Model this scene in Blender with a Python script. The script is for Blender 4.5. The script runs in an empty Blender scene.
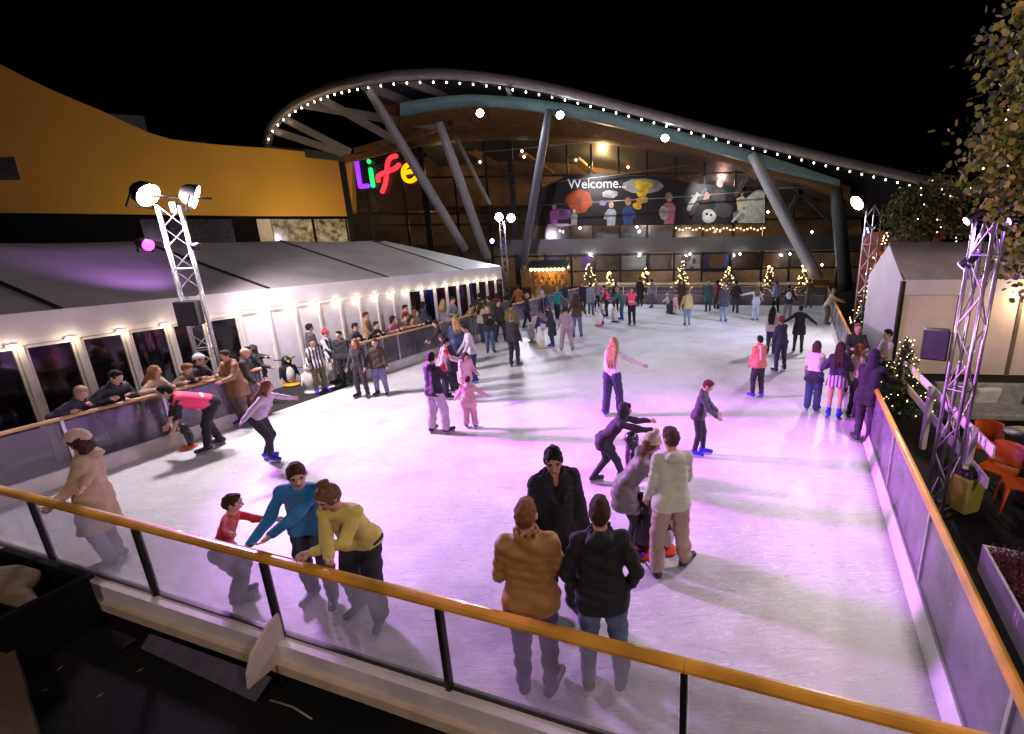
import bpy, math, random
import numpy as np
from mathutils import Vector, Matrix
random.seed(7); RNG = np.random.default_rng(7)
scene = bpy.context.scene
COL = scene.collection
R = math.radians
# ------------------------------------------------------------------ camera
FOC, PITCH, ROLL, CH, PPX, PPY = 465., .262, -.016, 3.66, 620., 367.
_c, _s = math.cos, math.sin
FW = np.array([0, _c(PITCH), -_s(PITCH)]); _rt = np.array([1, 0, 0.]); _up = np.cross(_rt, FW)
RT = _c(ROLL)*_rt + _s(ROLL)*_up; UP = -_s(ROLL)*_rt + _c(ROLL)*_up
CAMP = np.array([0, 0, CH])
def ray(x, y): return FW*FOC + RT*(x-PPX) - UP*(y-PPY)
def G(x, y, z=0.):
    d = ray(x, y); return CAMP + (z-CH)/d[2]*d
def PY(x, y, Y):
    d = ray(x, y); return CAMP + Y/d[1]*d
def px_of(p):
    d = np.asarray(p, float)-CAMP; z = d@FW
    return PPX+FOC*(d@RT)/z, PPY-FOC*(d@UP)/z
def ztop(b, y):
    lo, hi = -2., 30.
    for _ in range(40):
        m = (lo+hi)/2
        if px_of((b[0], b[1], m))[1] > y: lo = m
        else: hi = m
    return lo
cam = bpy.data.cameras.new('camera'); cam.sensor_width = 36; cam.lens = FOC/1024*36
cam.shift_x = (512-PPX)/1024; cam.clip_end = 500; cam.clip_start = .05
co = bpy.data.objects.new('camera', cam); COL.objects.link(co)
m = Matrix((RT, UP, -FW)).transposed().to_4x4(); m.translation = Vector(CAMP); co.matrix_world = m
scene.camera = co
# ------------------------------------------------------------------ materials
MATS = {}
def _nodes(name):
    m = bpy.data.materials.new(name); m.use_nodes = True
    nt = m.node_tree; return m, nt, nt.nodes['Principled BSDF']
def mat(name, col, rough=.6, metal=0., var=.12, scale=6., bump=0., bscale=40., spec=.5, coat=0., sheen=0., kind=None, trans=0.):
    if name in MATS: return MATS[name]
    m, nt, b = _nodes(name); N = nt.nodes.new; L = nt.links.new
    tc = N('ShaderNodeTexCoord')
    nz = N('ShaderNodeTexNoise'); nz.inputs['Scale'].default_value = scale; nz.inputs['Detail'].default_value = 5
    L(tc.outputs['Object'], nz.inputs['Vector'])
    rp = N('ShaderNodeValToRGB')
    lo = [c*(1-var*1.6) for c in col]; hi = [min(1, c*(1+var)) for c in col]
    rp.color_ramp.elements[0].position = .3; rp.color_ramp.elements[0].color = (*lo, 1)
    rp.color_ramp.elements[1].position = .7; rp.color_ramp.elements[1].color = (*hi, 1)
    L(nz.outputs['Fac'], rp.inputs['Fac']); L(rp.outputs['Color'], b.inputs['Base Color'])
    b.inputs['Roughness'].default_value = rough; b.inputs['Metallic'].default_value = metal
    b.inputs['Specular IOR Level'].default_value = spec
    b.inputs['Coat Weight'].default_value = coat
    if sheen: b.inputs['Sheen Weight'].default_value = sheen
    if kind == 'wood':
        mp = N('ShaderNodeMapping'); mp.inputs['Scale'].default_value = (1.2, 1.2, 14)
        L(tc.outputs['Object'], mp.inputs['Vector'])
        nz.inputs['Scale'].default_value = 3; 
    if kind == 'quilt':
        ws = []
        for sg in (1, -1):
            mp = N('ShaderNodeMapping'); mp.inputs['Scale'].default_value = (1, .4, sg*1.15); L(tc.outputs['Object'], mp.inputs['Vector'])
            w = N('ShaderNodeTexWave'); w.inputs['Scale'].default_value = 1.9; w.bands_direction = 'DIAGONAL'; w.inputs['Distortion'].default_value = .6; L(mp.outputs[0], w.inputs['Vector']); ws.append(w)
        mu = N('ShaderNodeMath'); mu.operation = 'MULTIPLY'; L(ws[0].outputs['Fac'], mu.inputs[0]); L(ws[1].outputs['Fac'], mu.inputs[1])
        w = N('ShaderNodeMath'); w.operation = 'POWER'; L(mu.outputs[0], w.inputs[0]); w.inputs[1].default_value = .35
        bp = N('ShaderNodeBump'); bp.inputs['Strength'].default_value = .5; bp.inputs['Distance'].default_value = .012
        L(w.outputs[0], bp.inputs['Height']); L(bp.outputs['Normal'], b.inputs['Normal'])
    elif bump:
        n2 = N('ShaderNodeTexNoise'); n2.inputs['Scale'].default_value = bscale; n2.inputs['Detail'].default_value = 6
        L(tc.outputs['Object'], n2.inputs['Vector'])
        bp = N('ShaderNodeBump'); bp.inputs['Strength'].default_value = bump; bp.inputs['Distance'].default_value = .02
        L(n2.outputs['Fac'], bp.inputs['Height']); L(bp.outputs['Normal'], b.inputs['Normal'])
    MATS[name] = m; return m
def emit(name, col, st):
    if name in MATS: return MATS[name]
    m, nt, b = _nodes(name)
    b.inputs['Base Color'].default_value = (*[c*.5 for c in col], 1)
    b.inputs['Emission Color'].default_value = (*col, 1); b.inputs['Emission Strength'].default_value = st
    MATS[name] = m; return m
def pane(name, tint, transp, haze, rough=.05, gloss=.12, hcol=(.8, .78, .8)):
    """acrylic / window sheet: clear, with a milky scuffed share and a reflection"""
    if name in MATS: return MATS[name]
    m = bpy.data.materials.new(name); m.use_nodes = True; nt = m.node_tree; nt.nodes.clear(); N = nt.nodes.new; L = nt.links.new
    out = N('ShaderNodeOutputMaterial'); t = N('ShaderNodeBsdfTransparent'); t.inputs['Color'].default_value = (*tint, 1)
    d = N('ShaderNodeBsdfDiffuse'); d.inputs['Color'].default_value = (*hcol, 1)
    tl = N('ShaderNodeBsdfTranslucent'); tl.inputs['Color'].default_value = (*hcol, 1)
    dd = N('ShaderNodeMixShader'); dd.inputs[0].default_value = .5; L(d.outputs[0], dd.inputs[1]); L(tl.outputs[0], dd.inputs[2])
    g = N('ShaderNodeBsdfGlossy'); g.inputs['Roughness'].default_value = rough
    tc = N('ShaderNodeTexCoord'); nz = N('ShaderNodeTexNoise'); nz.inputs['Scale'].default_value = 2.5; nz.inputs['Detail'].default_value = 8
    L(tc.outputs['Object'], nz.inputs['Vector'])
    mr = N('ShaderNodeMapRange'); mr.inputs['From Min'].default_value = .35; mr.inputs['From Max'].default_value = .7
    mr.inputs['To Min'].default_value = haze*.7; mr.inputs['To Max'].default_value = haze*1.4
    L(nz.outputs['Fac'], mr.inputs['Value'])
    m1 = N('ShaderNodeMixShader'); L(mr.outputs[0], m1.inputs[0]); L(t.outputs[0], m1.inputs[1]); L(dd.outputs[0], m1.inputs[2])
    fr = N('ShaderNodeLayerWeight'); fr.inputs['Blend'].default_value = .5
    pw = N('ShaderNodeMath'); pw.operation = 'POWER'; L(fr.outputs['Facing'], pw.inputs[0]); pw.inputs[1].default_value = 4.
    ml = N('ShaderNodeMath'); ml.operation = 'MULTIPLY_ADD'; L(pw.outputs[0], ml.inputs[0]); ml.inputs[1].default_value = .5; ml.inputs[2].default_value = gloss*.3; ml.use_clamp = True
    m2 = N('ShaderNodeMixShader'); L(ml.outputs[0], m2.inputs[0]); L(m1.outputs[0], m2.inputs[1]); L(g.outputs[0], m2.inputs[2])
    L(m2.outputs[0], out.inputs[0]); MATS[name] = m; return m
# ------------------------------------------------------------------ mesh helpers
def mesh_np(name, V, F, mats, smooth=True, mi=None):
    """V (n,3) array, F list/array of faces"""
    me = bpy.data.meshes.new(name)
    V = np.asarray(V, np.float32)
    if isinstance(F, np.ndarray) and F.ndim == 2:
        n, k = F.shape
        me.vertices.add(len(V)); me.vertices.foreach_set('co', V.ravel())
        me.loops.add(n*k); me.loops.foreach_set('vertex_index', F.astype(np.int32).ravel())
        me.polygons.add(n); me.polygons.foreach_set('loop_start', np.arange(0, n*k, k, dtype=np.int32))
        try: me.polygons.foreach_set('loop_total', np.full(n, k, np.int32))
        except Exception: pass
        me.update(calc_edges=True)
    else:
        me.from_pydata([tuple(v) for v in V.tolist()], [], [tuple(f) for f in F]); me.update()
    for mm in (mats if isinstance(mats, (list, tuple)) else [mats]): me.materials.append(mm)
    if mi is not None: me.polygons.foreach_set('material_index', np.asarray(mi, np.int32))
    if smooth: me.polygons.foreach_set('use_smooth', np.ones(len(me.polygons), bool))
    me.validate(); return me
def wloc(o):
    v = Vector((0, 0, 0))
    while o is not None: v += o.location; o = o.parent
    return np.array(v)
def tag(o, label=None, cat=None, group=None, kind=None):
    if label: o['label'] = label
    if cat: o['category'] = cat
    if group: o['group'] = group
    if kind: o['kind'] = kind
    return o
def empty(name, loc, label, cat, group=None):
    o = bpy.data.objects.new(name, None); o.empty_display_size = .1; COL.objects.link(o)
    o.location = tuple(float(v) for v in loc); return tag(o, label, cat, group)
def copy_tree(o, parent=None):
    c = o.copy(); COL.objects.link(c); c.parent = parent
    for ch in o.children: copy_tree(ch, c)
    return c
class MB:
    def __init__(s): s.V = []; s.F = []; s.S = []
    def _add(s, V, F, sm=False):
        n = len(s.V); s.V += [tuple(map(float, v)) for v in V]; s.F += [tuple(i+n for i in f) for f in F]; s.S += [sm]*len(F); return s
    def hexa(s, p):  # 8 points bottom ring 0-3, top ring 4-7
        return s._add(p, [(3, 2, 1, 0), (4, 5, 6, 7), (0, 1, 5, 4), (1, 2, 6, 5), (2, 3, 7, 6), (3, 0, 4, 7)])
    def box(s, c, d, ax=None):
        c = np.asarray(c, float); d = np.asarray(d, float)/2
        A = np.eye(3) if ax is None else np.asarray(ax, float)
        pts = [c + A[0]*sx*d[0] + A[1]*sy*d[1] + A[2]*sz*d[2] for sz in (-1, 1) for sx, sy in ((-1, -1), (1, -1), (1, 1), (-1, 1))]
        return s.hexa(pts)
    def bar(s, a, b, w, h, up=(0, 0, 1)):
        """box beam from a to b, width w (sideways) height h"""
        a = np.asarray(a, float); b = np.asarray(b, float); t = b-a; L = np.linalg.norm(t); t = t/L
        u = np.asarray(up, float)
        if abs(u@t) > .98: u = np.array([0, 1., 0])
        x = np.cross(t, u); x /= np.linalg.norm(x); z = np.cross(x, t)
        return s.box((a+b)/2, (L, w, h), (t, -x, z))
    def tube(s, pts, r, n=8, caps=True, sm=True):
        pts = [np.asarray(p, float) for p in pts]; rr = r if hasattr(r, '__len__') else [r]*len(pts)
        V = []; F = []; prev = None
        for i, p in enumerate(pts):
            t = (pts[min(i+1, len(pts)-1)]-pts[max(i-1, 0)]); t = t/(np.linalg.norm(t)+1e-9)
            if prev is None:
                a = np.array([0, 0, 1.]) if abs(t[2]) < .9 else np.array([1., 0, 0])
            else: a = prev
            x = np.cross(a, t) if prev is None else a-(a@t)*t
            x = x/(np.linalg.norm(x)+1e-9); y = np.cross(t, x); prev = x
            for k in range(n):
                q = 2*math.pi*k/n; V.append(p+rr[i]*(math.cos(q)*x+math.sin(q)*y))
        for i in range(len(pts)-1):
            for k in range(n): F.append((i*n+k, i*n+(k+1) % n, (i+1)*n+(k+1) % n, (i+1)*n+k))
        if caps: F += [tuple(range(n-1, -1, -1)), tuple((len(pts)-1)*n+k for k in range(n))]
        return s._add(V, F, sm)
    def ball(s, c, r, n=8, m=6, sc=(1, 1, 1)):
        V = []; F = []
        for i in range(m+1):
            th = math.pi*i/m
            for k in range(n):
                q = 2*math.pi*k/n
                V.append((c[0]+r*sc[0]*math.sin(th)*math.cos(q), c[1]+r*sc[1]*math.sin(th)*math.sin(q), c[2]+r*sc[2]*math.cos(th)))
        for i in range(m):
            for k in range(n): F.append((i*n+k, (i+1)*n+k, (i+1)*n+(k+1) % n, i*n+(k+1) % n))
        return s._add(V, F, True)
    def prism(s, poly, ext):
        """closed polygon (3D points, planar) extruded by vector ext"""
        n = len(poly); e = np.asarray(ext, float); P = [np.asarray(p, float) for p in poly]
        return s._add(P+[p+e for p in P], [tuple(range(n-1, -1, -1)), tuple(range(n, 2*n))]+[(i, (i+1) % n, n+(i+1) % n, n+i) for i in range(n)])
    def quad(s, *p): return s._add(p, [tuple(range(len(p)))])
    def build(s, name, m, parent=None, bevel=0.):
        off = wloc(parent) if parent is not None else np.zeros(3)
        V = np.array(s.V)-off
        me = bpy.data.meshes.new(name); me.from_pydata(V.tolist(), [], s.F); me.update()
        me.materials.append(m); me.polygons.foreach_set('use_smooth', s.S)
        o = bpy.data.objects.new(name, me); COL.objects.link(o)
        if parent is not None: o.parent = parent
        if bevel:
            b = o.modifiers.new('bevel', 'BEVEL'); b.width = bevel; b.segments = 2; b.limit_method = 'ANGLE'; b.angle_limit = R(40)
        return o
def recentre(o):
    """put a single-mesh thing's origin at its base"""
    me = o.data; V = np.empty(len(me.vertices)*3, np.float32); me.vertices.foreach_get('co', V); V = V.reshape(-1, 3)
    c = V.mean(0); c[2] = V[:, 2].min(); V -= c; me.vertices.foreach_set('co', V.ravel()); o.location = tuple(float(x) for x in c); me.update(); return o
def lamp(name, loc, target, energy, col, kind='SPOT', size=.15, angle=100, blend=.6, parent=None):
    l = bpy.data.lights.new(name, kind); l.energy = energy; l.color = col
    if kind == 'SPOT': l.spot_size = R(angle); l.spot_blend = blend; l.shadow_soft_size = size
    elif kind == 'POINT': l.shadow_soft_size = size
    else: l.size = size
    o = bpy.data.objects.new(name, l); COL.objects.link(o); o.location = tuple(map(float, loc))
    if target is not None:
        d = Vector(target)-Vector(loc); o.rotation_euler = d.to_track_quat('-Z', 'Y').to_euler()
    return o
# ------------------------------------------------------------------ implicit surfaces (bodies, garments)
class SDF:
    def __init__(s): s.p = []; s.ops = []
    def cone(s, a, b, r1, r2=None, k=.03):
        r2 = r1 if r2 is None else r2; a = np.asarray(a, float); b = np.asarray(b, float)
        s.p.append(('c', a, b, r1, r2, k)); return s
    def ell(s, c, r, M=None, k=.03):
        s.p.append(('e', np.asarray(c, float), np.asarray(r, float), M, None, k)); return s
    def cut(s, c, n): s.ops.append(('cut', np.asarray(c, float), np.asarray(n, float)/np.linalg.norm(n))); return s
    def sub(s, c, r, M=None, k=.015): s.ops.append(('sub', np.asarray(c, float), np.asarray(r, float), M, k)); return s
    @staticmethod
    def _ell(X, Y, Z, c, r, M):
        x, y, z = X-c[0], Y-c[1], Z-c[2]
        if M is not None:  # M rows = local axes
            x, y, z = (M[0][0]*x+M[0][1]*y+M[0][2]*z, M[1][0]*x+M[1][1]*y+M[1][2]*z, M[2][0]*x+M[2][1]*y+M[2][2]*z)
        k0 = np.sqrt((x/r[0])**2+(y/r[1])**2+(z/r[2])**2)
        k1 = np.sqrt((x/r[0]**2)**2+(y/r[1]**2)**2+(z/r[2]**2)**2)+1e-9
        return k0*(k0-1)/k1
    def mesh(s, h, noise=0., nf=22., seed=0.):
        bb = []
        for q in s.p:
            if q[0] == 'c':
                lo = np.minimum(q[1]-q[3], q[2]-q[4]); hi = np.maximum(q[1]+q[3], q[2]+q[4])
            else:
                r = np.full(3, q[2].max()) if q[3] is not None else q[2]; lo = q[1]-r; hi = q[1]+r
            bb.append((lo, hi))
        pad = 2.5*h+.01+noise*2
        lo = np.min([b[0] for b in bb], 0)-pad; hi = np.max([b[1] for b in bb], 0)+pad
        n = np.ceil((hi-lo)/h).astype(int)+2
        ax = [lo[i]+h*np.arange(n[i]) for i in range(3)]
        f = np.full(n, .25, np.float32)
        for q, (blo, bhi) in zip(s.p, bb):
            k = q[5]; mg = k+2.2*h+.005
            i0 = np.maximum(0, np.floor((blo-mg-lo)/h).astype(int)); i1 = np.minimum(n, np.ceil((bhi+mg-lo)/h).astype(int)+1)
            sl = tuple(slice(i0[i], i1[i]) for i in range(3))
            X = ax[0][sl[0]][:, None, None]; Y = ax[1][sl[1]][None, :, None]; Z = ax[2][sl[2]][None, None, :]
            if q[0] == 'c':
                a, b, r1, r2 = q[1], q[2], q[3], q[4]; ab = b-a; L2 = ab@ab+1e-12
                t = np.clip(((X-a[0])*ab[0]+(Y-a[1])*ab[1]+(Z-a[2])*ab[2])/L2, 0, 1)
                d = np.sqrt((X-a[0]-t*ab[0])**2+(Y-a[1]-t*ab[1])**2+(Z-a[2]-t*ab[2])**2)-(r1+(r2-r1)*t)
            else: d = s._ell(X, Y, Z, q[1], q[2], q[3])
            g = f[sl]
            hh = np.maximum(k-np.abs(g-d), 0)/k
            f[sl] = np.minimum(g, d)-hh*hh*k*.25
        X = ax[0][:, None, None]; Y = ax[1][None, :, None]; Z = ax[2][None, None, :]
        if noise:
            if nf < 40: f = f+noise*.45*np.sin(X*nf*.9+Z*nf*2.3+3.*np.sin(Y*nf*.35+Z*nf*.3+seed))
            f = f+noise*(np.sin(X*nf+seed+2.1*np.sin(Z*nf*.6+seed))*np.sin(Z*nf*.9+1.7*np.sin(Y*nf*.8+seed))*.6+.4*np.sin(Y*nf*1.3+Z*nf*1.6+seed*2+1.5*np.sin(X*nf)))
        for o in s.ops:
            if o[0] == 'cut': f = np.maximum(f, (X-o[1][0])*o[2][0]+(Y-o[1][1])*o[2][1]+(Z-o[1][2])*o[2][2])
            else:
                d = -s._ell(X, Y, Z, o[1], o[2], o[3]); k = o[4]; hh = np.maximum(k-np.abs(f-d), 0)/k
                f = np.maximum(f, d)+hh*hh*k*.25
        f[0] = f[-1] = .2; f[:, 0] = f[:, -1] = .2; f[:, :, 0] = f[:, :, -1] = .2
        return surfnet(f, lo, h)
def surfnet(f, lo, h):
    n = np.array(f.shape); ins = f < 0
    c = [f[i:n[0]-1+i, j:n[1]-1+j, k:n[2]-1+k] for i in (0, 1) for j in (0, 1) for k in (0, 1)]
    cnt = sum((q < 0).astype(np.int8) for q in c); act = (cnt > 0) & (cnt < 8)
    idx = np.full(act.shape, -1, np.int64); ii = np.argwhere(act); idx[act] = np.arange(len(ii))
    if len(ii) == 0: return np.zeros((0, 3)), np.zeros((0, 4), int)
    cv = np.stack([q[act] for q in c], 1)
    off = np.array([(i, j, k) for i in (0, 1) for j in (0, 1) for k in (0, 1)], float)
    S = np.zeros((len(ii), 3)); W = np.zeros(len(ii))
    for a in range(8):
        for b in range(a+1, 8):
            if abs(off[a]-off[b]).sum() != 1: continue
            va, vb = cv[:, a], cv[:, b]; m = (va < 0) != (vb < 0)
            t = np.where(m, va/np.where(m, va-vb, 1), 0)
            S += np.where(m[:, None], off[a]+t[:, None]*(off[b]-off[a]), 0); W += m
    V = lo+h*(ii+S/W[:, None])
    Q = []
    for axis in range(3):
        sl0 = [slice(1, -1)]*3; sl1 = [slice(1, -1)]*3
        sl0[axis] = slice(0, -1); sl1[axis] = slice(1, None)
        a = ins[tuple(sl0)]; b = ins[tuple(sl1)]; cr = a != b
        e = np.argwhere(cr)
        if len(e) == 0: continue
        flip = a[cr]
        o = [1, 1, 1]; o[axis] = 0; e = e+np.array(o)
        u, v = [(1, 2), (2, 0), (0, 1)][axis]
        def cell(du, dv):
            q = e.copy(); q[:, u] -= du; q[:, v] -= dv; return idx[q[:, 0], q[:, 1], q[:, 2]]
        q = np.stack([cell(1, 1), cell(0, 1), cell(0, 0), cell(1, 0)], 1)
        q[~flip] = q[~flip][:, ::-1]; Q.append(q)
    Q = np.concatenate(Q); Q = Q[(Q >= 0).all(1)]
    return V, Q
def join_np(parts):
    V = []; F = []; n = 0
    for v, q in parts: V.append(v); F.append(q+n); n += len(v)
    return np.concatenate(V), np.concatenate(F)
def rotx(a): c, s = math.cos(a), math.sin(a); return np.array([[1, 0, 0], [0, c, -s], [0, s, c]])
def roty(a): c, s = math.cos(a), math.sin(a); return np.array([[c, 0, s], [0, 1, 0], [-s, 0, c]])
def rotz(a): c, s = math.cos(a), math.sin(a); return np.array([[c, -s, 0], [s, c, 0], [0, 0, 1]])
def unit(v): v = np.asarray(v, float); return v/(np.linalg.norm(v)+1e-9)
def ik(S, T, a, b, hint):
    d = T-S; D = np.linalg.norm(d); D2 = min(max(D, .25*(a+b)), (a+b)*.997); u = d/(D+1e-9); T = S+u*D2
    x = (a*a-b*b+D2*D2)/(2*D2); y = math.sqrt(max(a*a-x*x, 0)); hint = np.asarray(hint, float); p = hint-(hint@u)*u
    return S+u*x+unit(p)*y, T
# ------------------------------------------------------------------ people
SKIN = {'a': (.52, .30, .21), 'b': (.42, .23, .15), 'c': (.20, .10, .06)}
def skin(k='a'): return mat('skin_'+k, SKIN[k], .55, var=.05, spec=.35)
def cloth(col, kind='cloth'):
    nm = '%s_%02x%02x%02x' % (kind, *[int(255*c) for c in col])
    if kind == 'quilt': return mat(nm, col, .55, kind='quilt', var=.08)
    if kind == 'fur': return mat(nm, col, .9, bump=1., bscale=60, var=.3, scale=25)
    if kind == 'knit': return mat(nm, col, .9, bump=.6, bscale=90, var=.08, sheen=.2)
    if kind == 'denim': return mat(nm, col, .85, bump=.4, bscale=70, var=.22, scale=5)
    return mat(nm, col, .8, bump=.35, bscale=35, var=.1)
def striped(name, c1, c2, sc, axis=0):
    if name in MATS: return MATS[name]
    m, nt, b = _nodes(name); N = nt.nodes.new; L = nt.links.new
    tc = N('ShaderNodeTexCoord'); sp = N('ShaderNodeSeparateXYZ'); L(tc.outputs['Object'], sp.inputs[0])
    mu = N('ShaderNodeMath'); mu.operation = 'MULTIPLY'; mu.inputs[1].default_value = sc; L(sp.outputs[axis], mu.inputs[0])
    si = N('ShaderNodeMath'); si.operation = 'SINE'; L(mu.outputs[0], si.inputs[0])
    gt = N('ShaderNodeMath'); gt.operation = 'GREATER_THAN'; gt.inputs[1].default_value = 0; L(si.outputs[0], gt.inputs[0])
    mx = N('ShaderNodeMix'); mx.data_type = 'RGBA'; mx.inputs['A'].default_value = (*c1, 1); mx.inputs['B'].default_value = (*c2, 1)
    L(gt.outputs[0], mx.inputs['Factor']); L(mx.outputs['Result'], b.inputs['Base Color']); b.inputs['Roughness'].default_value = .8
    MATS[name] = m; return m
SKATE = {'blue': (.02, .02, .55), 'purple': (.10, .03, .5), 'black': (.012, .012, .014), 'white': (.7, .7, .72), 'brown': (.08, .05, .03)}
NPEOPLE = [0]
def person(label, foot=None, h=1.7, face=180, top=('jacket', (.02, .02, .025)), bottom=('jeans', (.05, .07, .14)), hair=('short', (.05, .03, .02)),
           hat=None, shoes='black', lean=0, side=0, twist=0, arms=((8, 8, 12), (8, 8, 12)), feet=None, head=(0, 0), group='skaters on the ice', sk='a',
           at=None, z0=0., vest=None, scarf=None, pack=None, skirt=None, knee=.0, shoe=None, drop=0., eyes=None, lrail=None, toes=(14, 14), hood=None, bag=None, fem=False, gloves=None):
    h = h*.965; NPEOPLE[0] += 1; seed = NPEOPLE[0]*1.37
    if at is None: P0 = G(foot[0], foot[1], z0)
    else: P0 = np.array([at[0], at[1], z0])
    v = unit([P0[0], P0[1], 0]); rr = np.array([v[1], -v[0], 0]); a = R(face)
    fwd = math.cos(a)*(-v)+math.sin(a)*rr; th = math.atan2(-fwd[0], fwd[1])
    dist = np.linalg.norm(P0-CAMP); pxm = FOC/dist; hpx = h*pxm
    vox = min(max(.85/pxm, .0105), .024) if h > 1.25 else min(max(.8/pxm, .012), .021)
    near = hpx > 105; mid = hpx > 60
    skm = skin(sk)
    lift = 0.045 if shoe is None else .012
    kid = h < 1.42; hs = 1.0 if not kid else min(1.28, 1+.45*(1.5-h))
    # --- joints
    if feet is None: feet = ((-.062, 0, 0), (.062, 0, 0))
    ank = [np.array([f[0]*h, f[1]*h, f[2]*h+lift+.045*h]) for f in feet]
    pel = np.array([0., 0., .53*h+lift-drop*h])
    pel[0] = (ank[0][0]+ank[1][0])/2; pel[1] = (ank[0][1]+ank[1][1])/2-.35*math.sin(R(lean))*.2*h
    hipo = .052*h
    for i, sgn in ((0, -1), (1, 1)):
        hx = pel[0]+sgn*hipo; dx = math.hypot(ank[i][0]-hx, ank[i][1]-pel[1])
        pel[2] = min(pel[2], ank[i][2]+math.sqrt(max((.486*h)**2-dx*dx, .01)))
    pel[2] -= knee*h
    u = np.array([math.sin(R(side)), math.sin(R(lean))*math.cos(R(side)), math.cos(R(lean))*math.cos(R(side))]); u = unit(u)
    rv = rotz(R(twist))@np.array([1., 0, 0]); rv = unit(rv-(rv@u)*u); fv = np.cross(u, rv)
    sho = pel+u*.288*h; nb = pel+u*.315*h
    sw = (.087 if fem or kid else .096)*h
    SH = [sho-rv*sw, sho+rv*sw]
    hy, hp = head
    Mh = rotz(R(twist*.5-hy))@rotx(R(-hp-lean*.3))   # columns: head axes
    hc = nb+unit(u+np.array([0, 0, .9]))*(.045*h)+Mh@np.array([0, .012*h, .058*h*hs])
    hx_, hy_, hz_ = Mh[:, 0], Mh[:, 1], Mh[:, 2]; MhT = Mh.T
    EL = []; WR = []
    for i, sgn in ((0, -1), (1, 1)):
        s_ = arms[i]
        if s_[0] == 'p':
            T = np.array(s_[1:4])*h
            hint = s_[4] if len(s_) > 4 else (sgn*.6, -.6, -.7)
            e, w = ik(SH[i], T, .168*h, .15*h, hint)
        elif s_[0] == 'w':
            T = rotz(-th)@(np.asarray(s_[1], float)-P0); hint = (sgn*.7, -.3, -.5)
            e, w = ik(SH[i], T-unit(T-SH[i])*.05*h, .168*h, .15*h, hint)
        else:
            sw_, sp, be = s_[:3]; inn = s_[3] if len(s_) > 3 else 0
            d1 = np.array([sgn*math.sin(R(sp)), math.cos(R(sp))*math.sin(R(sw_)), -math.cos(R(sp))*math.cos(R(sw_))])
            q = R(sw_+be); sp2 = R(sp-inn)
            d2 = np.array([sgn*math.sin(sp2), math.cos(sp2)*math.sin(q), -math.cos(sp2)*math.cos(q)])
            e = SH[i]+d1*.168*h; w = e+d2*.15*h
        EL.append(e); WR.append(w)
    HIP = [pel+np.array([-hipo, 0, 0]), pel+np.array([hipo, 0, 0])]; KN = []
    for i, sgn in ((0, -1), (1, 1)):
        k_, _ = ik(HIP[i], ank[i], .245*h, .245*h, (sgn*.15, 1, .1)); KN.append(k_)
    # --- body
    b = SDF()
    for i in (0, 1):
        sg = (-1, 1)[i]
        b.cone(pel+rv*sg*.030*h, sho+rv*sg*.033*h-u*.04*h, .040*h, .040*h, .03)
        b.cone(sho-u*.012*h, SH[i]-u*.006*h, .026*h, .02*h, .02)
        b.cone(SH[i]-u*.006*h, EL[i], .021*h, .02*h, .015); b.cone(EL[i], WR[i], (.02 if top[0] != 'tee' else .024)*h, .0155*h, .015)
        lg = 1. if bottom[0] == 'bare' else .78
        b.cone(HIP[i], KN[i], .052*h*lg, .036*h*lg, .02); b.cone(KN[i], ank[i], .035*h*lg, .022*h*lg, .02)
        tdir = np.array([math.sin(R(toes[i]))*sg, math.cos(R(toes[i])), 0])
        b.cone(ank[i]-[0, 0, .015*h], ank[i]+tdir*.09*h-[0, 0, .025*h], .025*h, .018*h, .02)
    b.cone(nb-u*.02*h, hc-hz_*.02*h, .034*h, .03*h, .02)
    hr = np.array([.044, .055, .066])*h*hs
    b.ell(hc, hr, MhT, .02)
    parts = []
    hf = SDF()
    hf.ell(hc+hz_*.008*h*hs, hr*[1, 1, .9], MhT, .02); hf.ell(hc+hy_*.012*h*hs-hz_*.03*h*hs, np.array([.034, .038, .038])*h*hs, MhT, .02)
    hf.cone(hc+hy_*.052*h*hs+hz_*.004*h, hc+hy_*.063*h*hs-hz_*.018*h*hs, .0055*h, .009*h, .008)
    hf.ell(hc+hy_*.047*h*hs+hz_*.014*h*hs, np.array([.028, .01, .006])*h*hs, MhT, .01)
    hf.cone(hc-hz_*.02*h, nb-u*.01*h, .03*h, .033*h, .02)
    for sg in (-1, 1): hf.ell(hc+hx_*sg*.045*h*hs-hz_*.005*h, np.array([.007, .012, .018])*h*hs, MhT, .006)
    if near:
        for sg in (-1, 1): hf.sub(hc+hx_*sg*.018*h*hs+hy_*.056*h*hs+hz_*.004*h*hs, np.array([.011, .008, .007])*h*hs, MhT, .006)
    parts.append(b.mesh(vox)); parts.append(hf.mesh(vox*.55 if mid else vox*.8))
    hcol = None
    for i, sgn in ((0, -1), (1, 1)):
        hd = unit(WR[i]-EL[i]); inward = unit(-rv*sgn*.6+np.array([0, .5, 0])); inward = unit(inward-(inward@hd)*hd); thv = unit(np.cross(hd, inward))*(1 if sgn < 0 else 1)
        acr = np.cross(inward, hd)
        H_ = SDF(); w = WR[i]; s = h/1.75
        H_.cone(w-hd*.03*s, w+hd*.03*s, .024*s, .028*s, .02)
        H_.cone(w+hd*.03*s-acr*.018*s, w+hd*.075*s-acr*.026*s, .017*s, .016*s, .015); H_.cone(w+hd*.03*s+acr*.018*s, w+hd*.075*s+acr*.026*s, .017*s, .016*s, .015)
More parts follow.
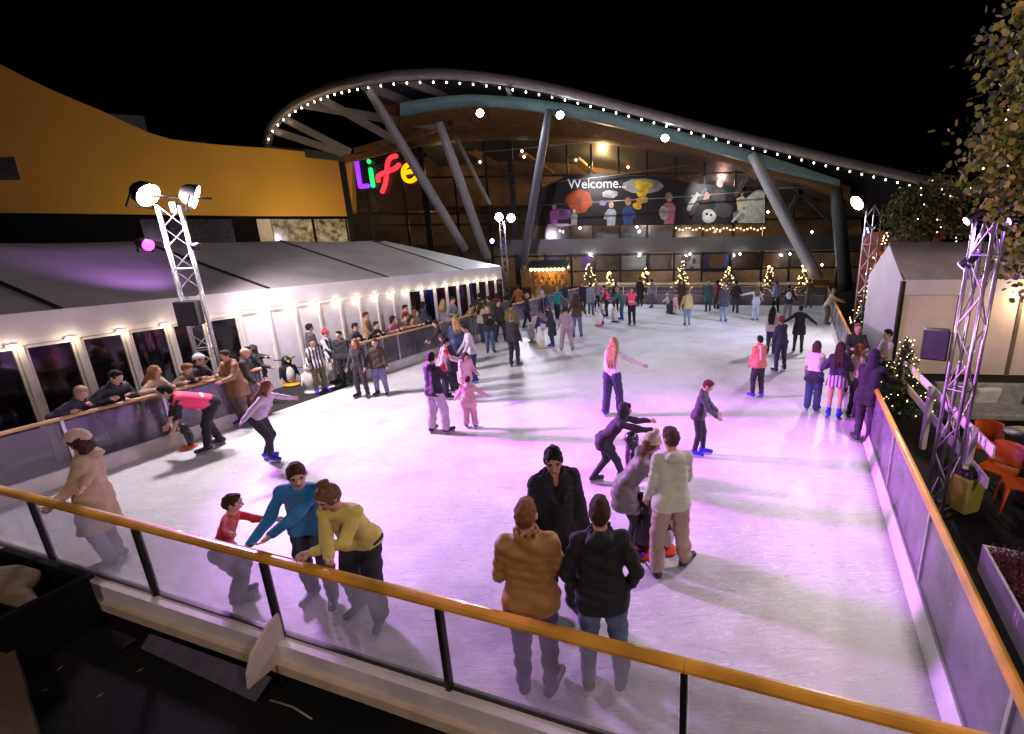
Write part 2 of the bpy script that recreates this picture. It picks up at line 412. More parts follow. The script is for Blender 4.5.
        if mid or near:
            for f_, (o_, l1) in enumerate(((-.030, .05), (-.010, .06), (.010, .056), (.029, .042))):
                kx = w+hd*.08*s+acr*o_*s; k1 = kx+unit(hd+.35*inward)*l1*.55*s; k2 = k1+unit(hd*.6+.8*inward)*l1*.55*s
                H_.cone(kx, k1, .0088*s, .008*s, .003); H_.cone(k1, k2, .008*s, .0065*s, .003)
            up_ = acr if acr@np.array([0, 1., .3]) > 0 else -acr
            t0 = w+hd*.03*s+up_*.02*s; t1 = t0+unit(up_+.9*hd+.4*inward)*.035*s; t2 = t1+unit(hd+.5*inward)*.028*s
            H_.cone(t0, t1, .011*s, .0095*s, .006); H_.cone(t1, t2, .0095*s, .0075*s, .004)
            parts.append(H_.mesh(.0055 if near else .009))
        else:
            H_.cone(w+hd*.075*s, w+unit(hd+.4*inward)*.14*s, .024*s, .013*s, .02); H_.cone(w+hd*.03*s+acr*.025*s, w+hd*.075*s+acr*.045*s, .011*s, .008*s, .01)
            parts.append(H_.mesh(.014))
    V, F = join_np(parts)
    body = bpy.data.objects.new('person', mesh_np('person', V, F, skm)); COL.objects.link(body)
    body.location = tuple(P0); body.rotation_euler = (0, 0, th); tag(body, label, 'person', group)
    def part(nm, vf, m, parent=None):
        if len(vf[0]) == 0: return None
        o = bpy.data.objects.new(nm, mesh_np(nm, vf[0], vf[1], m)); COL.objects.link(o); o.parent = parent or body; return o
    # --- trousers
    bk, bc = bottom[0], bottom[1]; ad = {'leggings': .008, 'jeans': .015, 'wide': .026, 'sweat': .026, 'bare': .0}[bk]
    if bk != 'bare':
        t = SDF()
        for i in (0, 1):
            sg = (-1, 1)[i]
            lo_ = ank[i]+(KN[i]-ank[i])*.04
            t.cone(pel+rv*sg*.033*h+u*.05*h, HIP[i], .054*h+ad*.3, .056*h+ad, .05)
            t.cone(HIP[i], KN[i], .054*h+ad, .038*h+ad, .03)
            t.cone(KN[i], lo_, .037*h+ad, (.05*h if bk == 'wide' else (.026*h+ad)), .02)
            if bk == 'sweat': t.cone(KN[i]+(lo_-KN[i])*.55, KN[i]+(lo_-KN[i])*.85, .036*h+ad, .034*h+ad, .02)
        t.cut(pel+u*.06*h, u)
        part('trousers', t.mesh(vox, noise=.0075 if bk != 'leggings' else .002, nf=24, seed=seed), cloth(bc, 'denim' if bk == 'jeans' else 'cloth'))
    # --- top
    tk, tcol = top[0], top[1]
    ad = {'sweater': .011, 'tee': .007, 'jacket': .016, 'puffer': .026, 'coat': .020, 'fur': .03, 'hoodie': .018, 'dress': .012, 'bib': .012}[tk]
    hem = top[2] if len(top) > 2 else {'sweater': .04, 'tee': .01, 'jacket': .045, 'puffer': .05, 'coat': .27, 'fur': .25, 'hoodie': .04, 'dress': .2, 'bib': -.03}[tk]
    fab = {'puffer': 'quilt', 'fur': 'fur', 'sweater': 'knit'}.get(tk, 'cloth')
    tm = tcol if not isinstance(tcol, tuple) else cloth(tcol, fab)
    t = SDF(); hd_ = np.array([0, 0, -1.])*.85-u*.15
    for i in (0, 1):
        sg = (-1, 1)[i]
        t.cone(pel+rv*sg*.036*h, sho+rv*sg*.042*h-u*.03*h, .059*h+ad, .050*h+ad*.8, .045)
        t.cone(sho+u*.005*h, SH[i], .04*h+ad*.3, .033*h+ad*.6, .04)
        if fem: t.ell(pel+u*.2*h+rv*sg*.038*h+fv*(.05*h+ad*.5), np.array([.030, .022, .030])*h, None, .04)
        t.cone(SH[i], EL[i], .0295*h+ad*.75, .0265*h+ad*.7, .022)
        if tk != 'tee': t.cone(EL[i], WR[i]-(WR[i]-EL[i])*.06, .027*h+ad*.7, .021*h+ad*.5, .02)
        if hem > .02:
            fl = .035 if tk in ('coat', 'fur', 'dress') else .012
            q0 = pel+rv*sg*.04*h; q1 = q0+hd_*(hem+.06)*h+rv*sg*fl*.5*h
            kn = (KN[i]-HIP[i])*min(1, (hem+.02)/.245); q2 = HIP[i]+kn
            t.cone(q0, q1, .066*h+ad, .062*h+ad+fl*.5*h, .06)
            t.cone(HIP[i], q2+np.array([0, .01*h, 0]), .06*h+ad*.9, .05*h+ad, .06)
    if tk in ('jacket', 'puffer', 'coat', 'fur'):
        for q in range(10):
            an = 2*math.pi*q/10; o_ = rv*math.cos(an)*.042*h+fv*math.sin(an)*.044*h
            if math.sin(an) < .8: t.cone(nb+o_-u*.015*h, nb+o_*1.08+u*(.032 if tk != 'puffer' else .042)*h, .014*h, .011*h, .02)
    if tk == 'fur':
        for sg in (-1, 1):
            t.cone(nb+rv*sg*.035*h-fv*.03*h+u*.02*h, nb+rv*sg*.10*h-fv*.005*h+u*.012*h, .018*h, .008*h, .012); t.cone(nb+rv*sg*.085*h+u*.008*h, nb+rv*sg*.025*h+fv*.085*h-u*.11*h, .014*h, .012*h, .012)
        t.sub(nb+fv*.075*h-u*.02*h, np.array([.026, .05, .075])*h, None, .01)
    if tk == 'hoodie' or hood == 'down':
        t.ell(nb-fv*.05*h+u*.0*h, np.array([.062, .035, .036])*h, None, .03); t.cone(nb-rv*.04*h, nb+fv*.045*h-u*.02*h, .02*h, .014*h, .02); t.cone(nb+rv*.04*h, nb+fv*.045*h-u*.02*h, .02*h, .014*h, .02)
    if hem < .5: t.cut(pel+hd_*hem*h, hd_)
    t.cut(nb+u*.05*h, u) if hood != 'up' else None
    if hood == 'up':
        t.ell(hc-hy_*.012*h+hz_*.006*h, hr+np.array([.016, .014, .016])*h, MhT, .03); t.sub(hc+hy_*.06*h-hz_*.008*h, np.array([.036, .045, .05])*h*hs, MhT, .01); t.cone(nb-fv*.02*h, hc-hy_*.03*h, .05*h, .05*h, .03)
    nzv = ({'puffer': .007, 'fur': .007, 'coat': .006}|{'hoodie': .0045, 'sweater': .006}).get(tk, .008)
    part({'sweater': 'jumper', 'tee': 't_shirt', 'jacket': 'jacket', 'puffer': 'puffer_jacket', 'coat': 'coat', 'fur': 'fur_coat', 'hoodie': 'hoodie', 'dress': 'dress', 'bib': 'top'}[tk],
         t.mesh(vox, noise=nzv, nf=26 if tk != 'fur' else 60, seed=seed+2), tm)
    if vest:
        t = SDF()
        for sg in (-1, 1):
            t.cone(pel+rv*sg*.036*h+u*.03*h, sho+rv*sg*.055*h-u*.02*h, .066*h+ad+.018, .063*h+ad*.8+.018, .05); t.cone(sho, sho+rv*sg*.085*h, .04*h+ad*.3+.014, .036*h+ad*.6+.012, .03)
        t.cut(pel+hd_*.03*h, hd_); t.cut(nb+u*.012*h, u)
        part('safety_vest', t.mesh(vox), mat('vest_pink', (.95, .06, .18), .6, var=.05))
        t2 = SDF()
        for z_ in (.09,):
            for sg in (-1, 1): t2.cone(pel+u*z_*h+rv*sg*.036*h, pel+u*(z_+.025)*h+rv*sg*.037*h, .0655*h+ad+.022, .0655*h+ad+.022, .05)
        t2.cut(pel+u*(z_+.035)*h, u); t2.cut(pel+u*(z_-.01)*h, -u)
        part('reflective_band', t2.mesh(vox), mat('reflective_tape', (.75, .75, .78), .35, var=.03))
    if skirt:
        t = SDF()
        for sg in (-1, 1): t.cone(pel+rv*sg*.03*h+u*.06*h, pel+rv*sg*.045*h-np.array([0, 0, .1*h]), .07*h, .1*h, .05)
        t.cut(pel-np.array([0, 0, .1*h]), (0, 0, -1)); t.cut(pel+u*.06*h, u)
        part('skirt', t.mesh(vox, noise=.008, nf=50, seed=seed), skirt)
    if scarf:
        t = SDF()
        for q in range(10):
            an = 2*math.pi*q/10; a2 = 2*math.pi*(q+1)/10
            t.cone(nb+(rv*math.cos(an)+fv*math.sin(an))*.045*h+u*.012*h, nb+(rv*math.cos(a2)+fv*math.sin(a2))*.045*h+u*.012*h, .022*h, .022*h, .01)
        t.cone(nb-fv*.06*h-rv*.03*h, nb-fv*.085*h-rv*.03*h-u*.2*h, .02*h, .022*h, .02)
        part('scarf', t.mesh(vox), scarf)
    if pack:
        t = SDF(); c0 = pel+u*.18*h-fv*(.085*h+ad)
        t.ell(c0, np.array([.075, .05, .11])*h, np.array([rv, fv, u]), .03); t.ell(c0-fv*.03*h-u*.03*h, np.array([.055, .035, .05])*h, np.array([rv, fv, u]), .03)
        part('backpack', t.mesh(vox), cloth(pack))
        t = SDF()
        for sg in (-1, 1): t.cone(sho+rv*sg*.06*h-fv*.05*h+u*.035*h, sho+rv*sg*.06*h+fv*.07*h-u*.03*h, .011*h, .011*h, .01); t.cone(sho+rv*sg*.06*h+fv*.07*h-u*.03*h, pel+rv*sg*.08*h+fv*.06*h+u*.13*h, .011*h, .011*h, .01)
        part('backpack_strap', t.mesh(min(vox, .016)), cloth(pack))
    # --- hair / hat
    hst, hc_ = hair
    hm = mat('hair_%02x%02x%02x' % tuple(int(255*c) for c in hc_), hc_, .75, spec=.25, bump=.8, bscale=120, var=.3, scale=30)
    hv = max(vox*.45, .0055) if mid else vox*.8
    if hst != 'bald':
        t = SDF(); cz = hc+hz_*.01*h*hs-hy_*.006*h*hs
        t.ell(cz, hr*([1.0, 1.06, .97] if hst in ('short', 'curly') else [1.06, 1.07, .98])+(.0032 if hst in ('short', 'curly') else .0045)*h, MhT, .02)
        t.sub(hc+hy_*.07*h*hs-hz_*.02*h*hs, np.array([.047, .052, .062])*h*hs, MhT, .008)
        if hst in ('short', 'curly'):
            t.cut(hc-hz_*.03*h*hs, -hz_*1.+hy_*.75); t.ell(hc+hz_*.052*h*hs+hy_*.022*h*hs, np.array([.034, .03, .02])*h*hs, MhT, .02)
        nz_ = .0035 if hst != 'curly' else .009
        if hst in ('long', 'longer'):
            Ln = .17*h if hst == 'long' else .25*h
            for sg in (-1, 0, 1):
                p0 = hc-hy_*.03*h+hx_*sg*.03*h; p1 = nb-fv*.055*h+rv*sg*.042*h-u*.0*h-fv*ad*.6
                p2 = p1-u*(Ln-.06*h)*.5-fv*.025*h-fv*ad*.4; p3 = p1*.5+p2*.5-np.array([0, 0, Ln*.6])-fv*.01*h
                t.cone(p0, p1, .03*h, .028*h, .03); t.cone(p1, p2, .028*h, .026*h, .03); t.cone(p2, p3, .026*h, .014*h, .03)
            for sg in (-1, 1): t.cone(hc+hx_*sg*.042*h*hs, nb+rv*sg*.05*h-u*.05*h+fv*.03*h, .018*h, .014*h, .02)
        if hst == 'bob':
            for sg in (-1, 0, 1): t.cone(hc+hx_*sg*.03*h-hy_*.025*h, hc+hx_*sg*.036*h-hy_*.03*h-hz_*.075*h, .032*h, .026*h, .03)
        if hst in ('bun', 'topbun'):
            bc_ = hc-hy_*.05*h*hs+hz_*.05*h*hs if hst == 'bun' else hc-hy_*.02*h*hs+hz_*.082*h*hs
            t.ell(bc_, np.array([.028, .028, .028])*h*hs, MhT, .012); nz_ = .005
        if hst == 'pony':
            p1 = hc-hy_*.075*h*hs+hz_*.02*h; t.cone(hc-hy_*.04*h+hz_*.03*h, p1, .02*h, .02*h, .01); t.cone(p1, p1-hy_*.015*h-np.array([0, 0, .13*h]), .024*h, .01*h, .01)
        part('hair', t.mesh(hv, noise=nz_*1.5, nf=52, seed=seed), hm)
    if hat:
        hk, hcl = hat; t = SDF()
        t.ell(hc+hz_*.022*h*hs-hy_*.004*h, hr*[1.14, 1.12, .95]+.006*h, MhT, .02)
        t.cut(hc+hz_*.012*h*hs, -hz_+hy_*.25)
        for q in range(12):
            an = 2*math.pi*q/12; a2 = 2*math.pi*(q+1)/12
            pq = lambda z_: hc+hz_*(.02+.008*math.sin(z_))*h*hs+hx_*math.cos(z_)*hr[0]*1.12+hy_*math.sin(z_)*hr[1]*1.1
            if hk != 'cap': t.cone(pq(an), pq(a2), .012*h*hs, .012*h*hs, .01)
        if hk == 'cap': t.cone(hc+hy_*.05*h+hz_*.022*h, hc+hy_*.095*h+hz_*.012*h, .022*h, .016*h, .01)
        if hk == 'pom': t.ell(hc+hz_*.1*h*hs, np.array([.025, .025, .025])*h*hs, None, .005)
        part('hat', t.mesh(hv, noise=.0015, nf=90), cloth(hcl, 'knit'))
    # --- face details
    if near and (eyes is None or eyes) or (mid and eyes):
        for nm, lst, m in (('eye', [hc+hx_*sg*.018*h*hs+hy_*.0485*h*hs+hz_*.004*h*hs for sg in (-1, 1)], mat('eye_dark', (.05, .04, .035), .2, var=.02)),
                           ('eyebrow', [hc+hx_*sg*.019*h*hs+hy_*.0535*h*hs+hz_*.017*h*hs for sg in (-1, 1)], hm),
                           ('mouth', [hc+hy_*.0515*h*hs-hz_*.035*h*hs], mat('lip', (.30, .10, .09), .5, var=.03))):
            sz = {'eye': (.008, .006, .0045), 'eyebrow': (.012, .005, .003), 'mouth': (.014, .006, .004)}[nm]
            for c_ in lst:
                t = SDF(); t.ell(c_, np.array(sz)*h*hs, MhT, .001); part(nm, t.mesh(.0035), m)
    # --- feet
    for i in (0, 1):
        sg = (-1, 1)[i]; tdir = np.array([math.sin(R(toes[i]))*sg, math.cos(R(toes[i])), 0]); a0 = ank[i]
        t = SDF(); sl = h/1.75 if not kid else h/1.6
        sole = a0-np.array([0, 0, .045*h])
        t.cone(sole+tdir*-.04*sl+[0, 0, .045*sl], sole+tdir*.18*sl+[0, 0, .038*sl], .05*sl, .042*sl, .03)
        sh = unit(KN[i]-a0)
        if shoe is None: t.cone(sole+[0, 0, .05*sl], a0+sh*.11*sl, .048*sl, .054*sl, .03); t.cut(a0+sh*.13*sl, sh)
        else: t.cone(sole+[0, 0, .05*sl], a0+sh*.02*sl, .04*sl, .042*sl, .03)
        t.cut(sole, (0, 0, -1))
        o = part('skate' if shoe is None else 'shoe', t.mesh(min(vox, .016)), mat('boot_'+shoes, SKATE[shoes], .4, var=.1))
        if shoe is None:
            nrm = np.array([tdir[1], -tdir[0], 0]); mb = MB()
            q0 = sole-tdir*.07*sl; q1 = sole+tdir*.2*sl
            mb.hexa([q0+nrm*.004-[0, 0, .043], q1+nrm*.004-[0, 0, .043], q1-nrm*.004-[0, 0, .043], q0-nrm*.004-[0, 0, .043],
                     q0+nrm*.004+[0, 0, .006], q1+nrm*.004+[0, 0, .002], q1-nrm*.004+[0, 0, .002], q0-nrm*.004+[0, 0, .006]])
            bl = mb.build('blade', mat('steel', (.5, .5, .52), .3, 1., var=.05)); bl.parent = o
    return body
# ------------------------------------------------------------------ common materials
M_white = mat('white_paint', (.72, .70, .70), .45, var=.06, scale=3)
M_kick = mat('kickboard_plastic', (.66, .62, .58), .45, var=.14, scale=2.5)
M_cream = mat('cream_edge', (.52, .42, .28), .5, var=.12)
M_dark = mat('dark_steel', (.03, .026, .022), .4, .6, var=.1)
M_alu = mat('aluminium', (.62, .61, .62), .32, .9, var=.08, scale=12)
M_black = mat('black_plastic', (.012, .012, .013), .45, var=.2)
M_rail = mat('varnished_pine', (.64, .30, .04), .30, var=.22, scale=4, kind='wood', coat=.4, bump=.08, bscale=12)
M_rail2 = mat('worn_pine', (.50, .30, .13), .5, var=.2, scale=4, kind='wood')
M_glassrink = pane('rink_acrylic', (.93, .91, .95), .8, .16, .12, .25)
M_glassdim = pane('scuffed_acrylic', (.62, .58, .68), .6, .22, .15, .3, (.42, .36, .45))
M_glassright = pane('hazed_acrylic', (.62, .58, .68), .6, .5, .2, .3, (.50, .44, .56))
M_winglass = pane('window_glass', (.78, .78, .78), .6, .02, .12, .10)
M_pvc = mat('marquee_pvc', (.62, .60, .60), .42, var=.07, scale=1.4, bump=.25, bscale=2.2)
M_pvcroof = mat('marquee_roof_pvc', (.37, .34, .33), .40, var=.12, scale=.9, bump=.35, bscale=1.6)
# ------------------------------------------------------------------ sky
w = bpy.data.worlds.new('World'); scene.world = w; w.use_nodes = True; nt = w.node_tree
bg = nt.nodes['Background']; sky = nt.nodes.new('ShaderNodeTexSky'); sky.sky_type = 'NISHITA'; sky.sun_disc = False
sky.sun_elevation = R(-6); sky.sun_rotation = R(200); nt.links.new(sky.outputs[0], bg.inputs[0]); bg.inputs[1].default_value = .03
# ------------------------------------------------------------------ plan of the rink
FLc = np.array([-9.437, 5.53, 0]); FRc = np.array([2.18, 1.776, 0]); BRc = np.array([11.81, 26.53, 0]); BLc = np.array([-2.08, 29.03, 0])
dF = unit(FRc-FLc); nF = np.array([dF[1], -dF[0], 0]); dL = unit(BLc-FLc); nL = np.array([-dL[1], dL[0], 0])
dR = unit(BRc-FRc); nR = np.array([dR[1], -dR[0], 0]); dB = unit(BRc-BLc); nB = np.array([-dB[1], dB[0], 0])
GZ = -.18
# ground sheet
def ground_mat():
    m, nt, b = _nodes('tarmac'); N = nt.nodes.new; L = nt.links.new
    tc = N('ShaderNodeTexCoord'); n1 = N('ShaderNodeTexNoise'); n1.inputs['Scale'].default_value = 1.2; n1.inputs['Detail'].default_value = 8; L(tc.outputs['Object'], n1.inputs[0])
    rp = N('ShaderNodeValToRGB'); rp.color_ramp.elements[0].position = .35; rp.color_ramp.elements[0].color = (.003, .003, .003, 1); rp.color_ramp.elements[1].position = .75; rp.color_ramp.elements[1].color = (.012, .010, .009, 1)
    L(n1.outputs[0], rp.inputs[0]); L(rp.outputs[0], b.inputs['Base Color']); b.inputs['Roughness'].default_value = .7; b.inputs['Specular IOR Level'].default_value = .15
    n2 = N('ShaderNodeTexNoise'); n2.inputs['Scale'].default_value = 90; L(tc.outputs['Object'], n2.inputs[0]); bp = N('ShaderNodeBump'); bp.inputs['Strength'].default_value = .5; bp.inputs['Distance'].default_value = .01
    L(n2.outputs[0], bp.inputs['Height']); L(bp.outputs[0], b.inputs['Normal']); return m
o = MB().quad((-58, -18, GZ), (58, -18, GZ), (58, 68, GZ), (-58, 68, GZ)).build('ground', ground_mat()); tag(o, 'dark wet tarmac ground around the ice rink', 'ground', kind='structure')
def ice_mat():
    m, nt, b = _nodes('rink_ice'); N = nt.nodes.new; L = nt.links.new
    tc = N('ShaderNodeTexCoord'); n1 = N('ShaderNodeTexNoise'); n1.inputs['Scale'].default_value = .55; n1.inputs['Detail'].default_value = 9; n1.inputs['Roughness'].default_value = .6; L(tc.outputs['Object'], n1.inputs[0])
    rp = N('ShaderNodeValToRGB'); e = rp.color_ramp.elements
    e[0].position = .30; e[0].color = (.49, .49, .47, 1); e[1].position = .62; e[1].color = (.70, .70, .72, 1)
    L(n1.outputs[0], rp.inputs[0])
    # skate scratches: stretched, swirled noise lines
    base = rp.outputs[0]; hs = None
    for i, (rot, sc, dist) in enumerate(((.3, 3.2, 1.4), (1.25, 2.6, 1.8), (2.2, 3.8, 1.2))):
        mp = N('ShaderNodeMapping'); mp.inputs['Rotation'].default_value = (0, 0, rot); mp.inputs['Scale'].default_value = (.35, 2.6, 1); L(tc.outputs['Object'], mp.inputs[0])
        nn = N('ShaderNodeTexNoise'); nn.inputs['Scale'].default_value = sc; nn.inputs['Detail'].default_value = 2; nn.inputs['Distortion'].default_value = dist; L(mp.outputs[0], nn.inputs[0])
        sb = N('ShaderNodeMath'); sb.operation = 'SUBTRACT'; sb.inputs[1].default_value = .5; L(nn.outputs[0], sb.inputs[0])
        ab = N('ShaderNodeMath'); ab.operation = 'ABSOLUTE'; L(sb.outputs[0], ab.inputs[0])
        lt = N('ShaderNodeMapRange'); lt.inputs['From Min'].default_value = .0; lt.inputs['From Max'].default_value = .012; lt.inputs['To Min'].default_value = 1; lt.inputs['To Max'].default_value = 0; L(ab.outputs[0], lt.inputs[0])
        if hs is None: hs = lt.outputs[0]
        else:
            mm = N('ShaderNodeMath'); mm.operation = 'MAXIMUM'; L(hs, mm.inputs[0]); L(lt.outputs[0], mm.inputs[1]); hs = mm.outputs[0]
    n3 = N('ShaderNodeTexNoise'); n3.inputs['Scale'].default_value = 1.1; n3.inputs['Detail'].default_value = 3; L(tc.outputs['Object'], n3.inputs[0])
    k = N('ShaderNodeMath'); k.operation = 'MULTIPLY'; L(hs, k.inputs[0]); L(n3.outputs[0], k.inputs[1])
    k2 = N('ShaderNodeMath'); k2.operation = 'MULTIPLY'; k2.inputs[1].default_value = 1.1; L(k.outputs[0], k2.inputs[0])
    mx = N('ShaderNodeMix'); mx.data_type = 'RGBA'; L(k2.outputs[0], mx.inputs['Factor']); L(base, mx.inputs['A']); mx.inputs['B'].default_value = (.95, .95, .97, 1)
    dk = None
    for rot, sc, dist in ((.9, 4.6, 2.2), (2.6, 5.4, 1.6)):
        mp = N('ShaderNodeMapping'); mp.inputs['Rotation'].default_value = (0, 0, rot); mp.inputs['Scale'].default_value = (.3, 2.2, 1); L(tc.outputs['Object'], mp.inputs[0])
        nn = N('ShaderNodeTexNoise'); nn.inputs['Scale'].default_value = sc; nn.inputs['Detail'].default_value = 1; nn.inputs['Distortion'].default_value = dist; L(mp.outputs[0], nn.inputs[0])
        sb = N('ShaderNodeMath'); sb.operation = 'SUBTRACT'; sb.inputs[1].default_value = .5; L(nn.outputs[0], sb.inputs[0]); ab = N('ShaderNodeMath'); ab.operation = 'ABSOLUTE'; L(sb.outputs[0], ab.inputs[0])
        lt = N('ShaderNodeMapRange'); lt.inputs['From Max'].default_value = .010; lt.inputs['To Min'].default_value = 1; lt.inputs['To Max'].default_value = 0; L(ab.outputs[0], lt.inputs[0])
        if dk is None: dk = lt.outputs[0]
        else: mm = N('ShaderNodeMath'); mm.operation = 'MAXIMUM'; L(dk, mm.inputs[0]); L(lt.outputs[0], mm.inputs[1]); dk = mm.outputs[0]
    kd = N('ShaderNodeMath'); kd.operation = 'MULTIPLY'; kd.inputs[1].default_value = .75; L(dk, kd.inputs[0])
    md = N('ShaderNodeMix'); md.data_type = 'RGBA'; L(kd.outputs[0], md.inputs['Factor']); L(mx.outputs['Result'], md.inputs['A']); md.inputs['B'].default_value = (.36, .36, .38, 1); mx = md
    # dirty wet slush patches (brown-yellow stains) mostly by the right-hand boards
    n4 = N('ShaderNodeTexNoise'); n4.inputs['Scale'].default_value = .9; n4.inputs['Detail'].default_value = 7; n4.inputs['Distortion'].default_value = 1.0; L(tc.outputs['Object'], n4.inputs[0])
    r4 = N('ShaderNodeMapRange'); r4.inputs['From Min'].default_value = .55; r4.inputs['From Max'].default_value = .75; r4.inputs['To Max'].default_value = .5; L(n4.outputs[0], r4.inputs[0])
    m4 = N('ShaderNodeMix'); m4.data_type = 'RGBA'; L(r4.outputs[0], m4.inputs['Factor']); L(mx.outputs['Result'], m4.inputs['A']); m4.inputs['B'].default_value = (.42, .39, .29, 1)
    L(m4.outputs['Result'], b.inputs['Base Color'])
    rr_ = N('ShaderNodeMapRange'); rr_.inputs['To Min'].default_value = .32; rr_.inputs['To Max'].default_value = .62; L(n1.outputs[0], rr_.inputs[0]); L(rr_.outputs[0], b.inputs['Roughness'])
    b.inputs['Specular IOR Level'].default_value = .4
    bp = N('ShaderNodeBump'); bp.inputs['Strength'].default_value = .22; bp.inputs['Distance'].default_value = .01
    ad = N('ShaderNodeMath'); ad.operation = 'ADD'; L(n4.outputs[0], ad.inputs[0]); L(k.outputs[0], ad.inputs[1]); L(ad.outputs[0], bp.inputs['Height']); L(bp.outputs[0], b.inputs['Normal'])
    return m
o = MB().prism([FLc-[0, 0, .15], FRc-[0, 0, .15], BRc-[0, 0, .15], BLc-[0, 0, .15]], (0, 0, .15)).build('ice', ice_mat()); tag(o, 'scratched white rink ice lit pink and violet', 'ice', kind='structure')
# ------------------------------------------------------------------ rink barriers
def barrier(name, label, A, B, n, posts, railm, postm, kickm, glassm, kickh=.25, railw=.095, railh=.072, outk=.04, seams=True, group='rink barriers', postw=.055, postout=.0, lower=M_dark, rail_round=True, endposts=True, kickslope=0):
    A = np.asarray(A, float); B = np.asarray(B, float); d = unit(B-A); L = np.linalg.norm(B-A)
    root = empty(name, (*(A[:2]), 0), label, 'barrier', group)
    up = np.array([0, 0, 1.])
    # hand rail in timber lengths
    ends = [0.]+[p for i, p in enumerate(posts) if i % 2 == 1 and .3 < p < L-.3]+[L]
    for a, b in zip(ends[:-1], ends[1:]):
        mb = MB(); r = .03; w2, h2 = railw/2, railh/2
        prof = [(-w2+r*.6, -h2), (w2-r*.6, -h2), (w2, -h2+r*.6), (w2, h2-r), (w2-r*.45, h2-r*.25), (w2-r*1.2, h2), (-w2+r*1.2, h2), (-w2+r*.45, h2-r*.25), (-w2, h2-r), (-w2, -h2+r*.6)]
        p0 = A+d*(a+.002)+up*(1.1-h2); mb.prism([p0+n*x+up*z for x, z in prof], d*(b-a-.004)); mb.build('handrail', railm, root)
    for p in posts:
        c = A+d*p+n*postout; mb = MB(); mb.bar(c+up*(GZ+.002), c+up*(1.1-railh-.003), postw, .045, up=d); mb.box(c+up*(GZ+.012), (.12, .12, .02), (d, n, up)); mb.build('post', postm, root, bevel=.004)
    cut = [0.]+list(posts)+[L]
    for a, b in zip(cut[:-1], cut[1:]):
        if b-a < .12: continue
        m_ = (a+b)/2; mb = MB(); mb.box(A+d*m_+up*((1.0+kickh)/2+.012)+n*0, (b-a-postw-.012, .012, 1.0-kickh), (d, n, up)); mb.build('glass_panel', glassm, root)
    mb = MB(); mb.bar(A+up*(kickh+.012)-n*.004, B+up*(kickh+.012)-n*.004, .045, .022); mb.build('bottom_rail', lower, root)
    mb = MB(); i0 = A-n*(.03+kickslope)-up*.0; mb.prism([A+n*outk+up*.07, A-n*(.035+kickslope)+up*.005, A-n*.035+up*kickh, A+n*outk+up*kickh], B-A); mb.build('kickboard', kickm, root)
    mb = MB(); mb.bar(A+n*(outk+.02)+up*.02, B+n*(outk+.02)+up*.02, .05, .1); mb.build('base_beam', M_cream if lower is M_dark else postm, root)
    return root
def tline(A, d, pts, z=1.05):
    return [float((G(x, y, z)-A)[:2]@d[:2]) for x, y in pts]
pf = [.5]+tline(FLc, dF, [(34, 498), (137, 525), (263, 559), (438, 605), (684, 671)])
barrier('front_barrier', 'front rink barrier with thick varnished orange pine handrail, dark posts and clear panels', FLc, FRc, nF, pf, M_rail, M_dark, M_kick, M_glassrink, postout=.012, outk=.10)
gap0 = float((G(262, 367, 1.1)-FLc)@dL); gap1 = float((G(356, 343, 1.1)-FLc)@dL); LL = np.linalg.norm(BLc-FLc)
barrier('side_barrier', 'near half of the left rink barrier ending at the skate entry gap', FLc, FLc+dL*gap0, nL, [.3, 1.55, 2.9, gap0-.03], M_rail2, M_alu, M_kick, M_glassdim, railw=.09, railh=.06, lower=M_alu)
barrier('side_barrier', 'far half of the left rink barrier where spectators lean in front of the white marquee', FLc+dL*gap1, BLc, nL, [.03]+[1.5+2.0*i for i in range(int((LL-gap1)/2.0))], M_rail2, M_alu, M_kick, M_glassdim, railw=.09, railh=.06, lower=M_alu)
LR = np.linalg.norm(BRc-FRc)
barrier('side_barrier', 'right rink barrier with orange timber top running beside the dark terrace', FRc, BRc, nR, [.4+2.05*i for i in range(int(LR/2.05))], M_rail, M_alu, M_white, M_glassright, railw=.08, railh=.07, kickh=.2, kickslope=.06, lower=M_alu)
LB = np.linalg.norm(BRc-BLc)
M_farboard = mat('far_board_panel', (.22, .19, .19), .5, var=.2, scale=1.5)
r_ = barrier('end_barrier', 'far end rink barrier with grey boards below small lit fir trees', BLc, BRc, nB, [.4+2*i for i in range(int(LB/2))], M_rail2, M_alu, M_farboard, M_glassdim, kickh=.55, lower=M_alu)
# ------------------------------------------------------------------ trusses
def truss(label, base, top, w=.3, lean=(0, 0), ax=None, seg=.42):
    base = np.asarray(base, float); root = empty('truss_tower', base, label, 'truss tower', 'lighting truss towers')
    a1 = np.array(ax if ax is not None else (.95, .3, 0.)); a1 = unit(a1); a2 = np.array([-a1[1], a1[0], 0])
    H_ = top-base[2]; T = np.array([lean[0], lean[1], H_])
    cs = [base+a1*sx*w/2+a2*sy*w/2 for sx, sy in ((-1, -1), (1, -1), (1, 1), (-1, 1))]
    for c in cs: MB().tube([c+[0, 0, .03], c+T], .024, 8).build('chord', M_alu, root)
    n = int(H_/seg)
    for f in range(4):
        mb = MB(); p, q = cs[f], cs[(f+1) % 4]
        for i in range(n):
            z0 = T*(i/n)+[0, 0, .03]; z1 = T*((i+1)/n)
            mb.tube([p+z0, q+z1] if (i+f) % 2 else [q+z0, p+z1], .011, 5, caps=False)
            if i % 4 == 0: mb.tube([p+z0+[0, 0, .02], q+z0+[0, 0, .02]], .011, 5, caps=False)
        mb.build('lattice', M_alu, root)
    MB().box(base+[0, 0, .015], (w*2, w*2, .03), (a1, a2, (0, 0, 1))).build('base_plate', M_dark, root, bevel=.005)
    return root
